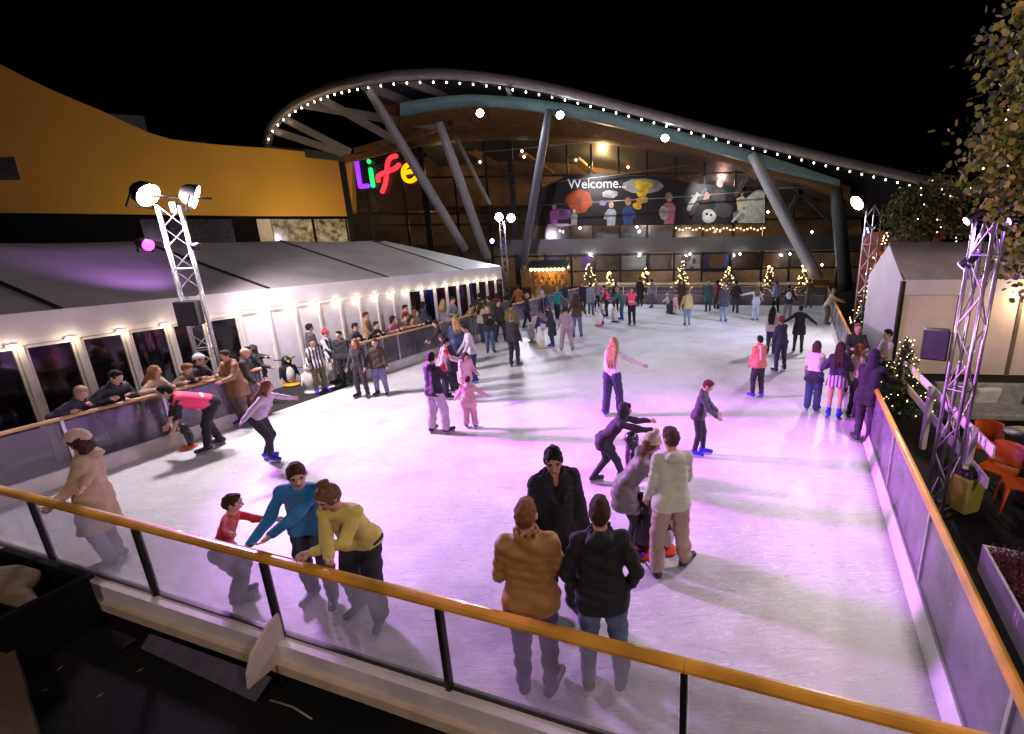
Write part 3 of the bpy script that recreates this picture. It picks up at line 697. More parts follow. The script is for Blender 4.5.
def floodlight(label, pos, aim, st, col=(1, .97, .92), size=.24, name='floodlight', energy=0, angle=110, blend=.5, group='floodlights over the rink', rad=.22, round_=False):
    """housing with fins, yoke and a bright lens"""
    pos = np.asarray(pos, float); root = empty(name, pos-[0, 0, .0], label, 'floodlight', group)
    d = unit(np.asarray(aim, float)-pos); x = unit(np.cross(d, [0, 0, 1.])); z = np.cross(x, d)
    mb = MB()
    if round_:
        mb.tube([pos-d*.24, pos-d*.16, pos-d*.02, pos], [size*.25, size*.42, size*.5, size*.52], 14)
    else:
        mb.box(pos-d*.06, (size*1.25, .1, size), (x, d, z))
        for i in range(5): mb.box(pos-d*.135+x*(i-2)*size*.22, (.012, .05, size*.8), (x, d, z))
    mb.build('housing', M_black, root)
    mb = MB()
    if round_: mb.tube([pos+d*.004, pos+d*.012], size*.46, 14)
    else: mb.box(pos+d*.0, (size*1.12, .03, size*.86), (x, d, z))
    mb.build('lens', emit('lens_%s_%g' % ('%02x%02x%02x' % tuple(int(c*255) for c in col), st), col, st), root)
    mb = MB(); k = size*(.72 if not round_ else .56)
    for sg in (-1, 1): mb.bar(pos-d*.06+x*sg*k, pos-d*.06+x*sg*k-z*size*.62, .02, .03)
    mb.bar(pos-d*.06-x*k-z*size*.62, pos-d*.06+x*k-z*size*.62, .03, .02); mb.build('yoke', M_dark, root)
    if energy: lamp(name+'_light', pos+d*.3, aim, energy, col, size=rad, angle=angle, blend=blend)
    return root
# left truss
TL = G(224, 424, GZ); TL = np.array([TL[0], TL[1], GZ]); TLt = ztop(TL, 206)
truss('tall lattice truss tower behind the left barrier carrying a black loudspeaker', TL, TLt, .34, ax=(.8, .6, 0))
TM = G(508, 304, GZ); TM[2] = GZ; TMt = ztop(TM, 221)
truss('slim lattice truss tower at the far end of the marquee', TM, TMt, .3)
TR2 = FRc+dR*float((G(838, 340, 0)-FRc)@dR)+nR*.75; TR2[2] = GZ; TR2t = ztop(TR2, 205)
truss('lattice truss tower beside the far end of the right barrier', TR2, TR2t, .34)
TR = G(938, 508, GZ); TR[2] = GZ; TRt = ztop(TR, 222)
truss('big silver truss tower rising into the autumn tree by the right barrier', TR, TRt, .23, ax=(.9, .44, 0))
def atY(px, py, b): return PY(px, py, b[1])
def onTower(px, py, b):
    """point at pixel with the tower's distance"""
    r = ray(px, py); t = math.hypot(b[0], b[1])/math.hypot(r[0], r[1]); return CAMP+r*t
C0 = np.array([1.0, 12, 0.])
E_W = 1150
fl = []
for (x, y, tgt, lb) in ((148, 195, (-1.5, 10, 0), 'bright white floodlight on the left truss tower, nearer of its pair'), (196, 197, (1.5, 17, 0), 'bright white floodlight on the left truss tower, farther of its pair')):
    p = onTower(x, y, TL); floodlight(lb, p, tgt, 60, (1, .86, .96), .5, round_=True, energy=E_W, angle=172, blend=.35)
    fl.append(p)
mbc = empty('crossbar', (fl[0]+fl[1])/2, 'black crossbar pipe holding two floodlights on the left truss tower', 'crossbar')
MB().tube([fl[0]-[0, 0, .02]+unit(fl[0]-fl[1])*.25, fl[1]-[0, 0, .02]-unit(fl[0]-fl[1])*.25], .025).build('pipe', M_dark, mbc)
cb = (fl[0]+fl[1])/2; MB().box(np.array([cb[0], cb[1], TLt-.03]), (.12, .12, .2)).build('clamp', M_dark, mbc)
p = onTower(148, 245, TL); floodlight('magenta stage light glowing on the left truss tower', p, (4.6, 7.6, 0), 9, (.75, .03, 1.), .24, 'stage_light', 13000, 40, 1., 'coloured stage lights', rad=.3, round_=True)
lamp('added_wash', p+np.array([.3, 0, .1]), (3.0, 6.8, 0), 7000, (.60, .16, 1.), size=.4, angle=84, blend=1.)  # wide violet lamp added beside the stage light to tint the ice
p = onTower(193, 246, TL); floodlight('small violet stage light on the far side of the left truss tower', p, (-13.5, 12, 3.2), 14, (.6, .25, 1.), .13, 'stage_light', 600, 55, .9, 'coloured stage lights', round_=True)
for (x, y, lb) in ((499, 217, 'white floodlight on the slim truss at the end of the marquee, left of its pair'), (511, 218, 'white floodlight on the slim truss at the end of the marquee, right of its pair')):
    p = onTower(x, y, TM); floodlight(lb, p, (2, 16, 0), 60, (.93, .90, 1.), .55, round_=True, energy=E_W*.8, angle=165)
p = onTower(492, 241, TM); floodlight('blue stage light on the slim truss at the end of the marquee', p, (3, 20, 0), 30, (.25, .3, 1.), .3, 'stage_light', 900, 80, .8, 'coloured stage lights', round_=True)
p = onTower(857, 203, TR2); floodlight('white floodlight on the truss by the far end of the right barrier', p, (1, 15, 0), 60, (1, .88, .97), .55, round_=True, energy=E_W*.9, angle=170)
p = onTower(868, 230, TR2); floodlight('blue stage light on the truss by the far end of the right barrier', p, (0, 20, 0), 30, (.25, .3, 1.), .22, 'stage_light', 700, 80, .8, 'coloured stage lights', round_=True)
p = onTower(967, 221, TR); floodlight('pinkish white floodlight half hidden by leaves on the big right truss tower', p, (-1, 7, 0), 20, (1, .86, .82), .11, round_=True, energy=420, angle=140)
p = onTower(962, 266, TR); floodlight('violet stage light clamped to the big right truss tower', p, (2.6, 8.5, 0), 9, (.5, .2, 1.), .13, 'stage_light', 300, 85, .9, 'coloured stage lights', round_=True)
p = onTower(1010, 221, TR); floodlight('violet stage light glowing through leaves at the right edge', p, (-3, 9, 0), 12, (.55, .2, 1.), .09, 'stage_light', 400, 110, .8, 'coloured stage lights', round_=True)
# assumed, unseen floodlight masts at the camera end of the rink (behind and beside the viewpoint)
for (x, y, e_, lb) in ((-5.2, -2.6, 560, 'assumed warm floodlight on an unseen mast behind the viewer, left of the pair'), (4.4, -3.0, 900, 'assumed warm floodlight on an unseen mast behind the viewer, right of the pair')):
    p = np.array([x, y, 6.6]); rt = floodlight(lb, p, (0, 8, 0), 30, (1, .77, .77), .4, energy=e_, angle=160, blend=.5, rad=.35); MB().tube([(x, y-.16, GZ), (x, y-.16, 6.5)], .06, 10).build('mast', M_alu, rt)  # floodlights and masts added out of view to light the foreground
x, y = 9.2, 5.2; p = np.array([x, y, 4.4]); rt = floodlight('added warm floodlight on an unseen mast at the right of the terrace', p, (10.5, 12.0, 1.6), 20, (1, .76, .58), .3, energy=760, angle=150, blend=.8, rad=.3); MB().tube([(x, y-.16, GZ), (x, y-.16, 4.35)], .05, 10).build('mast', M_alu, rt)  # floodlight and mast added out of view to light the marquee wall
# loudspeakers
def speaker(label, c, ax, size):
    c = np.asarray(c, float); root = empty('loudspeaker', c-[0, 0, size[2]/2], label, 'loudspeaker', 'loudspeakers on the trusses')
    a1 = unit(ax); a2 = np.array([-a1[1], a1[0], 0])
    MB().box(c, size, (a1, a2, (0, 0, 1))).build('cabinet', M_black, root, bevel=.015)
    MB().box(c-a2*(size[1]/2+.003), (size[0]*.86, .012, size[2]*.9), (a1, a2, (0, 0, 1))).build('grille', mat('speaker_grille', (.05, .045, .06), .5, .3, bump=.8, bscale=200), root)
    MB().bar(c+a2*size[1]/2, c+a2*(size[1]/2+.15), .04, .04).build('bracket', M_dark, root)
p = onTower(202, 311, TL); speaker('black loudspeaker hung on the left truss tower in front of the marquee', p-[0, .3, 0], (.9, .3, 0), (.36, .3, .5))
p = onTower(935, 344, TR); speaker('dark violet-lit loudspeaker hung on the big right truss tower', p, (.85, -.5, 0), (.30, .22, .42))
# ------------------------------------------------------------------ long white marquee on the left
OFF = 1.9; TA = FLc+nL*OFF
def tl(px, py, off):  # pixel on the vertical plane parallel to the left barrier
    r = ray(px, py); q = FLc+nL*off; t = (nL@q)/(nL@r); t = (nL[:2]@q[:2])/(nL[:2]@r[:2]); X = CAMP+t*r; return float((X-FLc)[:2]@dL[:2]), float(X[2])
ten = tl(502, 283, OFF)[0]; t0 = -5.0
EAVE, VAL, RW = 2.62, 2.16, 4.6; RIDGE = tl(215, 241, OFF+RW)[1]
def TP(t, off, z): return FLc+dL*t+nL*off+np.array([0, 0, z])
root = empty('marquee', TP(6, OFF, GZ), 'long white marquee with grey roof and glazed doors along the left of the rink', 'marquee')
print('RIDGE', RIDGE, 'tent end', ten, 'eave', tl(250, 290, OFF), tl(0, 318, OFF), tl(0, 243, OFF+RW), tl(430, 238, OFF+RW))
seams = [tl(60, 312, OFF)[0], tl(268, 288, OFF)[0], tl(387, 277, OFF)[0], tl(462, 271, OFF)[0]]
te = [t0]+seams+[ten]
def lofted(pts0, pts1, nseg=6, sag=.05):
    mb = MB(); V = []; F = []; m_ = len(pts0)
    for i in range(nseg+1):
        a = i/nseg
        for p, q in zip(pts0, pts1):
            v = np.asarray(p)*(1-a)+np.asarray(q)*a; v = v-np.array([0, 0, sag*math.sin(math.pi*a)]); V.append(v)
    for i in range(nseg):
        for k in range(m_-1): F.append((i*m_+k, i*m_+k+1, (i+1)*m_+k+1, (i+1)*m_+k))
    mb._add(V, F, True); return mb
for a, b in zip(te[:-1], te[1:]):
    hip = b == ten
    f0 = [TP(a+.03, OFF-.02+RW*k/6, EAVE+(RIDGE-EAVE)*k/6) for k in range(7)]
    f1 = [TP((b if not hip else b-2.4*k/6)-.03, OFF-.02+RW*k/6, EAVE+(RIDGE-EAVE)*k/6) for k in range(7)]
    b0 = [TP(a+.03, OFF+2*RW-RW*k/6, EAVE+(RIDGE-EAVE)*k/6) for k in range(6, -1, -1)]
    b1 = [TP((b if not hip else b-2.4*k/6)-.03, OFF+2*RW-RW*k/6, EAVE+(RIDGE-EAVE)*k/6) for k in range(6, -1, -1)]
    lofted(f0+b0[1:], f1+b1[1:], 8, .05).build('roof_panel', M_pvcroof, root)
    if hip: MB()._add([TP(b-.0, OFF, EAVE), TP(b-.0, OFF+2*RW, EAVE), TP(b-2.43, OFF+RW, RIDGE)], [(0, 1, 2)]).build('roof_hip', M_pvcroof, root)
for s_ in seams:
    mb = MB(); mb.bar(TP(s_, OFF-.03, EAVE+.012), TP(s_, OFF+RW, RIDGE+.015), .09, .025); mb.build('roof_seam', M_black, root)
mb = MB(); mb.bar(TP(t0, OFF-.02, (EAVE+VAL)/2), TP(ten, OFF-.02, (EAVE+VAL)/2), .03, EAVE-VAL); mb.build('valance', M_pvc, root)
mb = MB(); mb.bar(TP(ten, OFF, (EAVE+VAL)/2), TP(ten, OFF+2*RW, (EAVE+VAL)/2), .03, EAVE-VAL); mb.build('valance', M_pvc, root)
mb = MB(); mb.bar(TP(t0, OFF+.02, VAL-.05), TP(ten, OFF+.02, VAL-.05), .08, .1); mb.build('header', M_white, root)
MB().bar(TP(t0, OFF+2*RW, 1.2), TP(ten, OFF+2*RW, 1.2), .04, 2.8).build('back_wall', M_pvc, root)
M_tfloor = mat('marquee_floor', (.10, .07, .05), .6, var=.2)
MB().hexa([TP(t0, OFF+.06, GZ+.004), TP(ten, OFF+.06, GZ+.004), TP(ten, OFF+2*RW-.05, GZ+.004), TP(t0, OFF+2*RW-.05, GZ+.004)]+[TP(t0, OFF+.06, -.02), TP(ten, OFF+.06, -.02), TP(ten, OFF+2*RW-.05, -.02), TP(t0, OFF+2*RW-.05, -.02)]).build('floor', M_tfloor, root)
cols = [tl(x, y, OFF)[0] for x, y in ((18, 343), (73, 333), (121, 325))]
sp = .74; cs_ = [cols[0]+sp*i for i in range(-4, int((ten-cols[0])/sp)+1)]
M_door = pane('marquee_door_glass', (.35, .30, .36), .3, .03, .06, .16, (.2, .18, .22))
tW0, tW1 = tl(246, 312, OFF)[0], tl(408, 292, OFF)[0]
doorcol = [(.5, .05, .02), (.03, .07, .5), (.03, .05, .6), (.3, .05, .12), (.12, .1, .12)]
M_frame = mat('door_frame_white', (.62, .58, .55), .4, var=.05)
bulbM = emit('bulkhead_bulb', (1, .80, .52), 28)
kcol = 0
for i, t in enumerate(cs_):
    MB().box(TP(t, OFF+.03, (VAL-.1+GZ)/2), (.085, .10, VAL-.1-GZ-.004), (dL, nL, (0, 0, 1))).build('column', M_frame, root, bevel=.008)
    # bulkhead lamp on each column top
    mb = MB(); mb.box(TP(t-.11, OFF-.045, VAL-.09), (.13, .03, .06), (dL, nL, (0, 0, 1))); l_ = mb.build('wall_lamp', M_white, root)
    MB().box(TP(t-.11, OFF-.068, VAL-.095), (.10, .03, .045), (dL, nL, (0, 0, 1))).build('lamp_glass', bulbM, l_)
    if t > -.5: lamp('wall_lamp_light', TP(t-.11, OFF-.14, VAL-.14), None, 3.2, (1, .78, .5), 'POINT', .04)
    if t > ten-.5: continue
    u0, u1 = t+.05, t+sp-.05; mid_ = (u0+u1)/2
    if tW0-.3 < t < tW1-.1:
        MB().box(TP(mid_, OFF+.04, (VAL-.1+GZ)/2), (u1-u0, .03, VAL-.1-GZ-.02), (dL, nL, (0, 0, 1))).build('wall_panel', mat('white_sheet_wall', (.66, .64, .66), .5, var=.05, scale=2, bump=.5, bscale=4), root)
    else:
        m_ = M_door
        fr = MB()
        for uu in (u0+.02, u1-.02): fr.box(TP(uu, OFF+.035, 1.0), (.035, .05, 2.1), (dL, nL, (0, 0, 1)))
        fr.box(TP(mid_, OFF+.035, 2.02), (u1-u0-.08, .05, .05), (dL, nL, (0, 0, 1))); fr.box(TP(mid_, OFF+.035, .02), (u1-u0-.08, .05, .09), (dL, nL, (0, 0, 1)))
        d_ = fr.build('door', M_frame, root)
        MB().box(TP(mid_, OFF+.035, 1.03), (u1-u0-.09, .01, 1.92), (dL, nL, (0, 0, 1))).build('door_glass', m_, d_)
        if t > tW1-.2:
            c_ = doorcol[min(kcol, 4)]; kcol += 1
            MB().box(TP(mid_, OFF+.35, 1.05), (u1-u0-.05, .03, 1.9), (dL, nL, (0, 0, 1))).build('backdrop', mat('backdrop_%d' % min(kcol, 4), c_, .6, var=.25, scale=2), root)
# violet lamp inside the far end of the marquee
MB().box(TP(ten-1.2, OFF+1.2, 1.2), (1.6, .04, 2.0), (dL, nL, (0, 0, 1))).build('partition', M_pvc, root)
lamp('marquee_violet_light', TP(ten-1.2, OFF+.5, 1.9), None, 40, (.45, .1, 1.), 'POINT', .1)
lamp('marquee_inside_light', TP(1.5, OFF+2.5, 2.2), None, 6, (.6, .35, .8), 'POINT', .2)
lamp('marquee_inside_light', TP(5.5, OFF+2.0, 2.2), None, 9, (.5, .3, .9), 'POINT', .2)
lamp('marquee_inside_light', TP(tW1+1.5, OFF+.22, 2.0), None, 10, (.8, .6, 1), 'POINT', .1)
# tables inside the marquee, seen through the doors
def cafe_table(label, c):
    rt = empty('table', c, label, 'table', 'white tables inside the marquee')
    MB().tube([c+np.array([0, 0, .72]), c+np.array([0, 0, .75])], .4, 20).build('tabletop', M_white, rt); MB().tube([c+np.array([0, 0, .02]), c+np.array([0, 0, .72])], .04, 8).build('pedestal', M_dark, rt); MB().tube([c, c+np.array([0, 0, .02])], .25, 14).build('foot', M_dark, rt)
cafe_table('round white table inside the marquee behind the leftmost door', TP(tl(6, 430, OFF)[0], OFF+.75, -.02))
# ------------------------------------------------------------------ golden building
Y1, Y0 = 36.5, 24.
pR, pL = PY(357, 200, Y1), PY(0, 200, Y0)
dG = unit([pR[0]-pL[0], pR[1]-pL[1], 0]); nG = np.array([dG[1], -dG[0], 0])
def gp(px, py):
    r = ray(px, py); t = (nG@pL)/(nG@r) if False else (nG[:2]@pL[:2])/(nG[:2]@r[:2]); return CAMP+r*t
M_gold = mat('ochre_render', (.55, .29, .028), .7, var=.10, scale=.25, bump=.15, bscale=1.5)
gold = empty('ochre_building', np.array([pL[0], pL[1], GZ]), 'curved ochre walled building rising behind the marquee on the left', 'building')
topc = [(-60, 40), (-25, 54), (0, 64), (25, 77), (50, 89), (75, 100), (100, 110), (125, 122), (150, 133), (170, 139), (200, 143), (235, 146), (268, 148), (310, 152), (346, 156), (355, 158)]
botc = [(357, 216), (250, 216), (120, 214), (-60, 212)]
MB().prism([gp(*q) for q in topc]+[gp(*q) for q in botc], -nG*.6).build('wall', M_gold, gold)
wz = gp(0, 213)
a = gp(-60, 214)+nG*-.35; b = gp(357, 217)-nG*.35
base_a, base_b = np.array([a[0], a[1], GZ]), np.array([b[0], b[1], GZ])
MB().prism([a-[0, 0, .02], b-[0, 0, .02], base_b, base_a], -nG*.2).build('lower_wall', mat('dark_lower_wall', (.006, .006, .007), .8, spec=.08, var=.2), gold)
# windows of the lit lower storey
for i, (x0, x1, lit) in enumerate(((140, 165, 0), (168, 232, 0), (257, 271, 2), (272, 312, 1), (315, 346, 1), (348, 354, 2))):
    p0, p1 = gp(x0, 219), gp(x1, 219); q0 = np.array([p0[0], p0[1], p0[2]-3.2]); q1 = np.array([p1[0], p1[1], p1[2]-3.2]); off = nG*-.27
    mm = [mat('window_dark', (.03, .035, .045), .15, var=.3), None, mat('pale_column', (.5, .45, .42), .6)][lit]
    if lit == 1:
        mm = MATS.get('lit_window')
        if mm is None:
            mm, nt, b_ = _nodes('lit_window'); N = nt.nodes.new; L = nt.links.new; tc = N('ShaderNodeTexCoord'); vo = N('ShaderNodeTexNoise'); vo.inputs['Scale'].default_value = 2.6; vo.inputs['Detail'].default_value = 4; L(tc.outputs['Object'], vo.inputs[0])
            rp = N('ShaderNodeValToRGB'); e = rp.color_ramp.elements; e[0].position = .35; e[0].color = (.05, .035, .015, 1); e[1].position = .75; e[1].color = (1., .75, .42, 1); L(vo.outputs[0], rp.inputs[0]); L(rp.outputs[0], b_.inputs['Emission Color']); b_.inputs['Emission Strength'].default_value = .42; b_.inputs['Roughness'].default_value = .1; b_.inputs['Base Color'].default_value = (.05, .035, .02, 1); MATS['lit_window'] = mm
    MB().prism([p0+off, p1+off, q1+off, q0+off], nG*.06).build('window', mm, gold)
MB().prism([gp(-60, 163)+nG*.02, gp(14, 157)+nG*.02, gp(21, 180)+nG*.02, gp(-60, 181)+nG*.02], nG*.03).build('window', mat('window_dark', (.03, .035, .045), .15, var=.3), gold)
for nm, pl in (('roof_unit', [(103, 108), (147, 111), (152, 131), (112, 128)]), ('roof_unit', [(188, 138), (210, 138), (211, 146), (190, 146)])):
    MB().prism([gp(*q)-nG*1.5 for q in pl], -nG*2).build(nm, mat('plant_room_grey', (.16, .16, .17), .6, var=.1), gold)
# unseen washers added behind the marquee ridge to light the ochre wall
for x_, e_ in ((60, 90), (180, 420), (300, 1250)):
    b_ = gp(x_, 216)+nG*5.5; b_[2] = 3.4
    rt = floodlight('added amber wall washer hidden behind the marquee aimed at the ochre wall, %s' % {60: 'leftmost of three', 180: 'middle of three', 300: 'rightmost of three'}[x_], np.array([b_[0], b_[1], 2.4]), gp(x_, 165), 5, (1, .76, .40), .2, 'added_washer', e_, 120, .9, 'added wall washers')
    MB().tube([(b_[0], b_[1], GZ), (b_[0], b_[1], 2.35)], .03).build('stand', M_dark, rt)
# ------------------------------------------------------------------ glass hall with sweeping roof
YF = 36.
def F(px, py, dy=0): return PY(px, py, YF+dy)
hall = empty('glass_hall', F(620, 285)*[1, 1, 0]+[0, 0, GZ], 'dark glass fronted hall under a sweeping curved roof at the far end', 'building')
edge = [(267, 146), (269, 134), (277, 121), (292, 108), (310, 98), (335, 88), (362, 82), (400, 76.5), (440, 75), (480, 78), (520, 84), (560, 92), (600, 102), (650, 115), (700, 128.5), (750, 141), (800, 153), (850, 165), (900, 176.5), (945, 187), (985, 197)]
YE = 29.
def smooth_poly(P, n):
    P = np.array(P, float); d = np.r_[0, np.cumsum(np.linalg.norm(np.diff(P, axis=0), axis=1))]; s = np.linspace(0, d[-1], n)
    return np.stack([np.interp(s, d, P[:, k]) for k in range(P.shape[1])], 1)
E3 = smooth_poly([PY(x, y, YE+max(0, (360-x))*.055) for x, y in edge], 120)
for _ in range(3): E3[1:-1] = (E3[:-2]+E3[1:-1]*2+E3[2:])/4
M_roofedge = mat('roof_edge_metal', (.30, .27, .28), .45, .3, var=.1)
M_teal = mat('teal_steel', (.20, .34, .35), .5, .1, var=.12)
M_soffit = mat('brown_soffit', (.17, .085, .03), .55, var=.3, scale=.6, kind='wood')
M_slate = mat('dark_slate_steel', (.05, .06, .07), .5, .2, var=.1)
MB().tube(E3+np.array([0, 0, .08]), .27, 10).build('roof_edge', M_roofedge, hall)
inner = [(330, 150), (355, 140), (385, 126), (420, 112), (455, 104), (500, 103), (545, 109), (600, 121), (650, 133), (700, 148), (745, 164), (790, 183), (835, 205), (862, 221)]
# teal curved girder behind the edge
ga = smooth_poly([PY(x, y, YE+1.2) for x, y in [(400, 103), (420, 99), (445, 96), (470, 94), (520, 97), (570, 104), (620, 115), (680, 131), (740, 147), (790, 163), (840, 180)]], 50)
gb = smooth_poly([PY(x, y, YE+1.8) for x, y in [(400, 116), (420, 112), (445, 108), (470, 105), (520, 108), (570, 116), (620, 127), (680, 143), (730, 156), (780, 171), (840, 186)]], 50)
mb = MB(); V = np.concatenate([ga, gb, ga+[0, .4, 0], gb+[0, .4, 0]]); n_ = 50; Fq = []
for i in range(n_-1): Fq += [(i, i+1, n_+i+1, n_+i), (2*n_+i+1, 2*n_+i, 3*n_+i, 3*n_+i+1), (i, 2*n_+i, 2*n_+i+1, i+1), (n_+i, n_+i+1, 3*n_+i+1, 3*n_+i)]
mb._add(V, Fq, True).build('curved_girder', M_teal, hall)
# soffit between girder and glass wall, with thickness
s0 = smooth_poly([PY(x, y, YE+2.0) for x, y in [(400, 116), (440, 108), (470, 104), (520, 107), (570, 115), (620, 126), (680, 142), (730, 156), (780, 171), (850, 192)]], 40)
s1 = smooth_poly([F(x, y, .2) for x, y in [(400, 150), (430, 146), (460, 142), (500, 140), (560, 140), (620, 146), (680, 156), (730, 167), (790, 183), (860, 205)]], 40)
mb = MB(); V = np.concatenate([s0, s1, s0+[0, 0, .3], s1+[0, 0, .3]]); n_ = 40; Fq = []
for i in range(n_-1): Fq += [(i, n_+i, n_+i+1, i+1), (2*n_+i, 2*n_+i+1, 3*n_+i+1, 3*n_+i), (i, i+1, 2*n_+i+1, 2*n_+i)]
mb._add(V, Fq, True).build('soffit', M_soffit, hall)
# roof deck above (dark, closes the hall against the sky)
s2 = np.stack([np.interp(np.linspace(0, 1, 40), np.linspace(0, 1, len(E3[26:])), E3[26:, k]) for k in range(3)], 1)
mb = MB(); V = np.concatenate([s2+[0, .1, .2], s1+[0, 14, -1.5]]); mb._add(V, [(i, i+1, 40+i+1, 40+i) for i in range(39)], True).build('roof_deck', M_slate, hall)
# open rafters on the left
for (x0, y0, x1, y1) in ((300, 104, 440, 128), (318, 97, 400, 143), (283, 118, 350, 152), (272, 130, 345, 154), (398, 78, 470, 104), (362, 84, 432, 112), (507, 84, 515, 106)):
    p, q = PY(x0, y0, YE+max(0, 360-x0)*.055), PY(x1, y1, YE+4); MB().bar(p, q, .22, .45).build('rafter', M_roofedge, hall)
for (x0, y0, x1, y1) in ((355, 152, 470, 118), (345, 160, 430, 140)):
    MB().bar(PY(x0, y0, YE+4), PY(x1, y1, YE+4), .25, .4).build('cross_beam', M_soffit, hall)
MB().bar(PY(268, 150, YE+5), PY(352, 158, YE+6), .3, .5).build('cross_beam', M_slate, hall)
# leaning steel columns
M_col = mat('column_paint', (.42, .42, .45), .45, .1, var=.06)
def leaning(x0, y0, Ya, x1, y1, Yb, r, m_=M_col):
    a, b = PY(x0, y0, Ya), PY(x1, y1, Yb); pts = [a+(b-a)*k for k in np.linspace(0, 1, 9)]
    rr_ = [r*(.55+.45*math.sin(math.pi*min(1, .15+k*1.1)) ) if k < .35 else r for k in np.linspace(0, 1, 9)]
    MB().tube(pts, rr_, 12).build('leaning_column', m_, hall)
leaning(369, 90, YE+.2, 465, 250, 33.5, .30); leaning(439, 122, YE+1.4, 487, 258, 33.0, .30); leaning(549, 110, YE+1.5, 522, 268, 33.5, .26, mat('column_shade_paint', (.20, .20, .25), .45, .1, var=.06)); leaning(455, 136, YE+5, 490, 205, 34.5, .14)  # third column takes a darker copy of the paint, shade put into its colour
pb = PY(820, 285, 27.6)
leaning(752, 154, YE+1.0, 820, 284, 27.9, .36); leaning(836, 188, YE+2, 846, 290, 31, .42, M_slate)
for (x0, y0, x1, y1, Y) in ((792, 184, 832, 222, 35.5), (801, 190, 788, 214, 35.5), (690, 215, 706, 188, 35.6), (735, 196, 748, 176, 35.6)): MB().bar(PY(x0, y0, Y), PY(x1, y1, Y), .25, .3).build('strut', M_slate, hall)
# glass wall
gl = [F(x, y) for x, y in [(352, 292), (352, 160), (400, 150), (430, 146), (460, 142), (500, 140), (560, 140), (620, 146), (680, 156), (730, 167), (790, 183), (860, 205), (860, 292)]]
gl[0][2] = gl[-1][2] = GZ
MB().prism(gl, (0, .03, 0)).build('glass_wall', M_winglass, hall)
M_mull = mat('mullion_dark', (.018, .018, .02), .4, .3, var=.1)
def topat(x): return float(np.interp(x, [352, 400, 430, 460, 500, 560, 620, 680, 730, 790, 860], [160, 150, 146, 142, 140, 140, 146, 156, 167, 183, 205]))
for x in (356, 376, 412, 432, 462, 493, 517, 545, 571, 594, 620, 647, 674, 702, 732, 762, 790, 838):
    a = F(x, 255, -.08); b = np.array([a[0], a[1], F(x, topat(x)+1, -.08)[2]]); a[2] = GZ
    MB().bar(a, b, .14 if x not in (356, 432, 517) else .4, .16).build('mullion', M_mull, hall)
for y0, x0, x1 in ((226, 352, 860), (215, 352, 545), (257, 490, 860), (272, 540, 860), (178, 400, 780)):
    a, b = F(x0, y0, -.06), F(x1, y0, -.06); b[2] = a[2]; MB().bar(a, b, .1, .12).build('transom', M_mull, hall)
a, b = F(500, 247.5, -.5), F(860, 247.5, -.5); b[2] = a[2]; MB().bar(a, b, .6, 1.05).build('floor_band', mat('slab_band_grey', (.16, .16, .17), .35, .3, var=.15, scale=.5), hall)
# interior: back wall, floors, timber ceilings
M_int = mat('interior_wood', (.26, .16, .085), .6, var=.45, scale=.5)
M_int2 = mat('interior_red_brown', (.12, .045, .03), .6, var=.5, scale=.4)
a = F(350, 292, 7); b = F(866, 292, 7); a[2] = b[2] = GZ
MB().prism([a, b]+[F(x, topat(x)+10, 7) for x in (860, 790, 730, 680, 620, 560, 500, 460, 430, 400, 355)], (0, .2, 0)).build('back_wall', M_int, hall)
for y_, m_, d0 in ((250, M_int, .3), (212, M_int2, 2.0)):
    a, b = F(358, y_, d0), F(856, y_, d0); b[2] = a[2]; MB().prism([a, b, b+[0, 6.7-d0, 0], a+[0, 6.7-d0, 0]], (0, 0, .3)).build('floor_slab', m_, hall)
for i in range(7):
    a = F(470+i*52, 150+i*4, 2+.2*i); MB().bar(a, a+np.array([1.5, 4., -.8]), .8, .18).build('ceiling_baffle', mat('baffle_timber', (.36, .19, .06), .55, var=.3, scale=.8), hall)
for (x, y, e_, c_) in ((600, 165, 420, (1, .62, .25)), (450, 175, 40, (1, .66, .3)), (720, 185, 130, (1, .5, .4)), (560, 262, 190, (1, .8, .6)), (680, 262, 230, (1, .85, .7)), (790, 262, 170, (1, .85, .65)), (430, 225, 30, (1, .7, .35)), (640, 233, 120, (1, .85, .75)), (740, 233, 120, (1, .7, .35))):
    lamp('hall_light', F(x, y, 3.2), None, e_*2.3, c_, 'POINT', .3)
downM = emit('downlight', (1, .85, .6), 22)
for (x, y, dy) in ((628, 167, 1.5), (522, 151, 1.5), (524, 157, 2), (576, 160, 1.5), (547, 246, .25), (568, 267, .5), (600, 268, .5), (530, 267, .5), (545, 267, .5), (769, 266, .4), (783, 267, .4), (803, 266, .4), (822, 265, .4), (637, 227, .3), (664, 231, .3), (580, 228, .3), (480, 162, 2), (812, 232, .5), (815, 244, .5), (828, 219, .4), (768, 212, .5)):
    c_ = F(x, y, dy); o = MB().ball(c_, .085, 8, 6).build('downlight', downM, hall)
for x in (590, 640, 690, 740, 790):
    c_ = F(x, 254, -.9); o = MB().ball(c_, .08, 8, 6).build('downlight', downM, hall); lamp('soffit_light', c_-[0, .1, .15], None, 42, (.95, .93, 1.), 'POINT', .1)  # soffit downlights added to light the ground-floor posters
for x in (560, 640, 720): lamp('added_balcony_light', F(x, 231, -.9), None, 16, (.9, .93, 1.), 'POINT', .1); MB().ball(F(x, 231, -.9), .05, 8, 6).build('downlight', downM, hall)  # balcony downlights added to make the facade brighter and cooler
fairyM = emit('fairy_bulb', (1, .62, .2), 9)
mb = MB()
for x in np.arange(676, 765, 3.4): mb.ball(F(x, 229+1.2*math.sin(x*.5), -.3), .05, 6, 4)
o = mb.build('fairy_lights', fairyM, hall); tag(o, kind='stuff')
